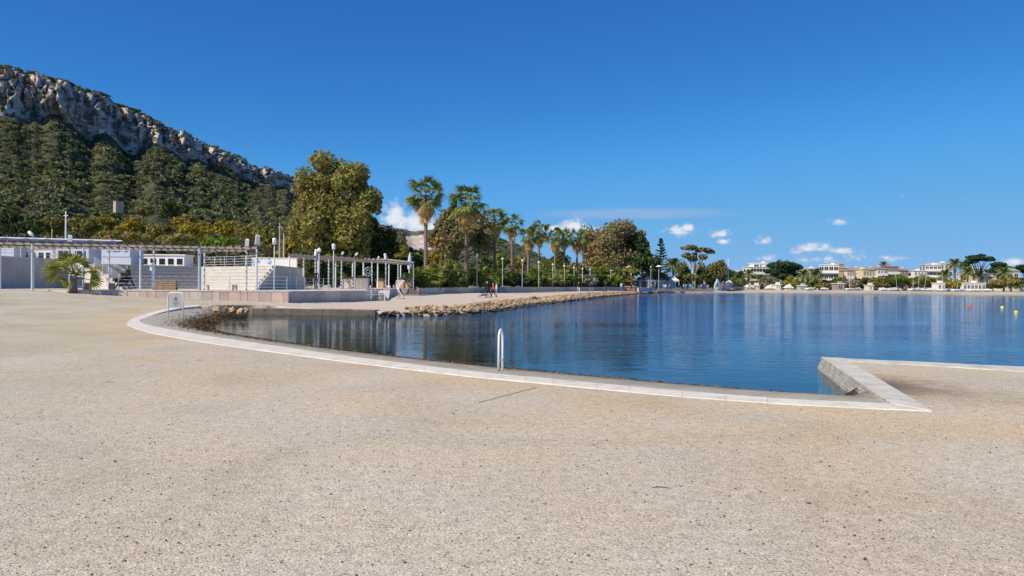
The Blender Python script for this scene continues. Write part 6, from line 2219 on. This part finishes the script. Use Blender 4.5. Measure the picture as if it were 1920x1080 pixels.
LEFT, RIGHT, AWAY, NEAR = math.pi, 0.0, math.pi / 2, -math.pi / 2
person('person in a brown jacket pushing a pram below the amphitheatre', 243, 53.2, LEFT, 'push', 'brown', 'black', 'dark', 1.76, PZ + .01)
person('person in dark clothes standing beside a bicycle near the globe lamp', 592, 65.5, NEAR, 'stand', 'black', 'navy', 'dark', 1.75, PZ + .01)
person('grey-haired person in a dark coat pushing a pushchair on the promenade', 916, 79.5, LEFT, 'push', 'black', 'black', 'grey', 1.78)
person('person in a bright red jacket walking on the promenade', 925, 80.3, LEFT, 'walk', 'red', 'black', 'brown', 1.62)
person('person in a white top just right of the red jacket', 931, 82, LEFT, 'stand', 'white', 'beige', 'brown', 1.55)
person('person in black with white shorts walking towards the viewer', 1085, 113, NEAR, 'walk', 'black', 'white', 'dark', 1.74)
person('person in a dark top and pale trousers striding on the promenade', 1108, 113, RIGHT, 'stride', 'navy', 'grey', 'dark', 1.74)
person('person all in black standing before the beach bar', 1136, 142, NEAR, 'stand', 'black', 'black', 'dark', 1.75)
person('person in a white shirt and blue trousers at the beach bar', 1165, 154, AWAY, 'stand', 'white', 'blue', 'dark', 1.78)
person('person in black, left of two before the orange counter', 1184, 158, LEFT, 'walk', 'black', 'navy')
person('person in black, right of two before the orange counter', 1191, 158, LEFT, 'stand', 'black', 'black')
person('dark-clad walker, left one of the pair at the water edge', 1221, 164, AWAY, 'walk', 'grey', 'black', 'dark', 1.8)
person('dark-clad walker, right one of the pair at the water edge', 1229, 165, AWAY, 'stand', 'black', 'black', 'dark', 1.76)
person('walker in a white top right of the dark pair', 1248, 168, LEFT, 'walk', 'white', 'navy')
person('walker in a dark pink top right of the white one', 1256, 170, LEFT, 'stride', 'pink', 'black')
person('lone dark walker at the end of the promenade', 1288, 178, RIGHT, 'stride', 'black', 'black')
person('person crouched low in dark clothes below the pink sail', 1322, 212, RIGHT, 'stand', 'black', 'black', h=1.3)
person('person in black on the far sand, left one of two', 1684, 229, NEAR, 'stand', 'black', 'black')
person('person in grey on the far sand, right one of two', 1696, 229, LEFT, 'walk', 'grey', 'black')
person('lone person in dark clothes on the far sand', 1779, 226, RIGHT, 'walk', 'navy', 'black')


# ---- pram, pushchair, bicycle
def wheel(par, c, r, n=16, tyre=None, name='wheel'):
    w_ = MB().tube([(c[0] + r * math.cos(a), c[1], c[2] + r * math.sin(a)) for a in np.linspace(0, 2 * math.pi, n + 1)], .022, 6, cap=False).build(name, tyre or darkmetal, par)
    mb = MB()
    for k in range(4):
        a = math.pi * k / 4
        mb.tube([(c[0] + r * math.cos(a), c[1], c[2] + r * math.sin(a)), (c[0] - r * math.cos(a), c[1], c[2] - r * math.sin(a))], .006, 4)
    mb.build('spokes', steel, w_)
    return w_


def pushchair(label, p, face, hood, s_=1.0):
    o = thing('pushchair', label, 'pushchair', p, face, 'prams and pushchairs')
    fr = MB()
    for y_ in (-.24, .24):
        fr.tube([(.42, y_, .16), (-.1, y_, .55), (-.48, y_, 1.02)], .016, 6)
        fr.tube([(-.42, y_, .16), (.0, y_, .5), (.30, y_, .72)], .016, 6)
    fr.tube([(-.48, -.24, 1.02), (-.5, 0, 1.04), (-.48, .24, 1.02)], .02, 6)
    fr.build('frame', darkmetal, o)
    MB().ext([(-.34, -.22, .5), (.36, -.22, .46), (.42, -.22, .72), (-.32, -.22, .78)], (0, .44, 0)).build('seat', hood, o)
    mb = MB()
    N = 7
    vs, fs = [], []
    for j in range(N):
        a = RAD(15 + 95 * j / (N - 1))
        for y_, k in ((-.23, 1), (-.2, 1.08), (.2, 1.08), (.23, 1)):
            vs.append((-.22 - math.cos(a) * .38 * k + .1, y_, .72 + math.sin(a) * .36 * k))
    for j in range(N - 1):
        fs += [(4 * j + i, 4 * j + i + 1, 4 * j + 5 + i, 4 * j + 4 + i) for i in range(3)]
    for y0 in (0, 3):
        vs.append((-.12, vs[y0][1], .72))
        c = len(vs) - 1
        fs += [(4 * j + y0, 4 * j + 4 + y0, c) for j in range(N - 1)]
    mb.add(vs, fs).build('hood', hood, o)
    MB().box((0, 0, .28), (.55, .36, .16)).build('basket', darkmetal, o)
    for x_, r_ in ((.42, .12), (-.42, .15)):
        for y_ in (-.26, .26): wheel(o, (x_, y_, r_ + .02), r_)
    o.scale = (s_,) * 3
    return o


pushchair('black pram with a raised hood pushed below the amphitheatre', AZ(229, 53.2, PZ + .01), LEFT, cloth('black'), 1.1)
pp_ = AZ(907, 79.4, 0)
pp_.z = float(base_h(pp_.x, pp_.y))
pushchair('black pushchair pushed along the promenade beside the red jacket', pp_, LEFT, cloth('black'))
o = thing('bicycle', 'dark bicycle held by the person near the globe lamp', 'bicycle', AZ(588, 65, PZ + .01), RAD(20))
wheel(o, (-.52, 0, .35), .33)
wheel(o, (.52, 0, .35), .33)
MB().tube([(-.52, 0, .35), (-.15, 0, .35), (.38, 0, .82), (-.25, 0, .80), (-.52, 0, .35)], .02, 6).tube([(-.15, 0, .35), (-.28, 0, .92)], .02, 6).tube([(.52, 0, .35), (.36, 0, 1.0)], .02, 6).build('frame', pmat('dark_red_paint', (.18, .03, .05), .4, .1), o)
MB().box((-.29, 0, .95), (.26, .13, .06), ch=.02).build('saddle', darkmetal, o)
MB().tube([(.30, -.26, 1.04), (.38, 0, 1.0), (.30, .26, 1.04)], .016, 6).build('handlebar', darkmetal, o)
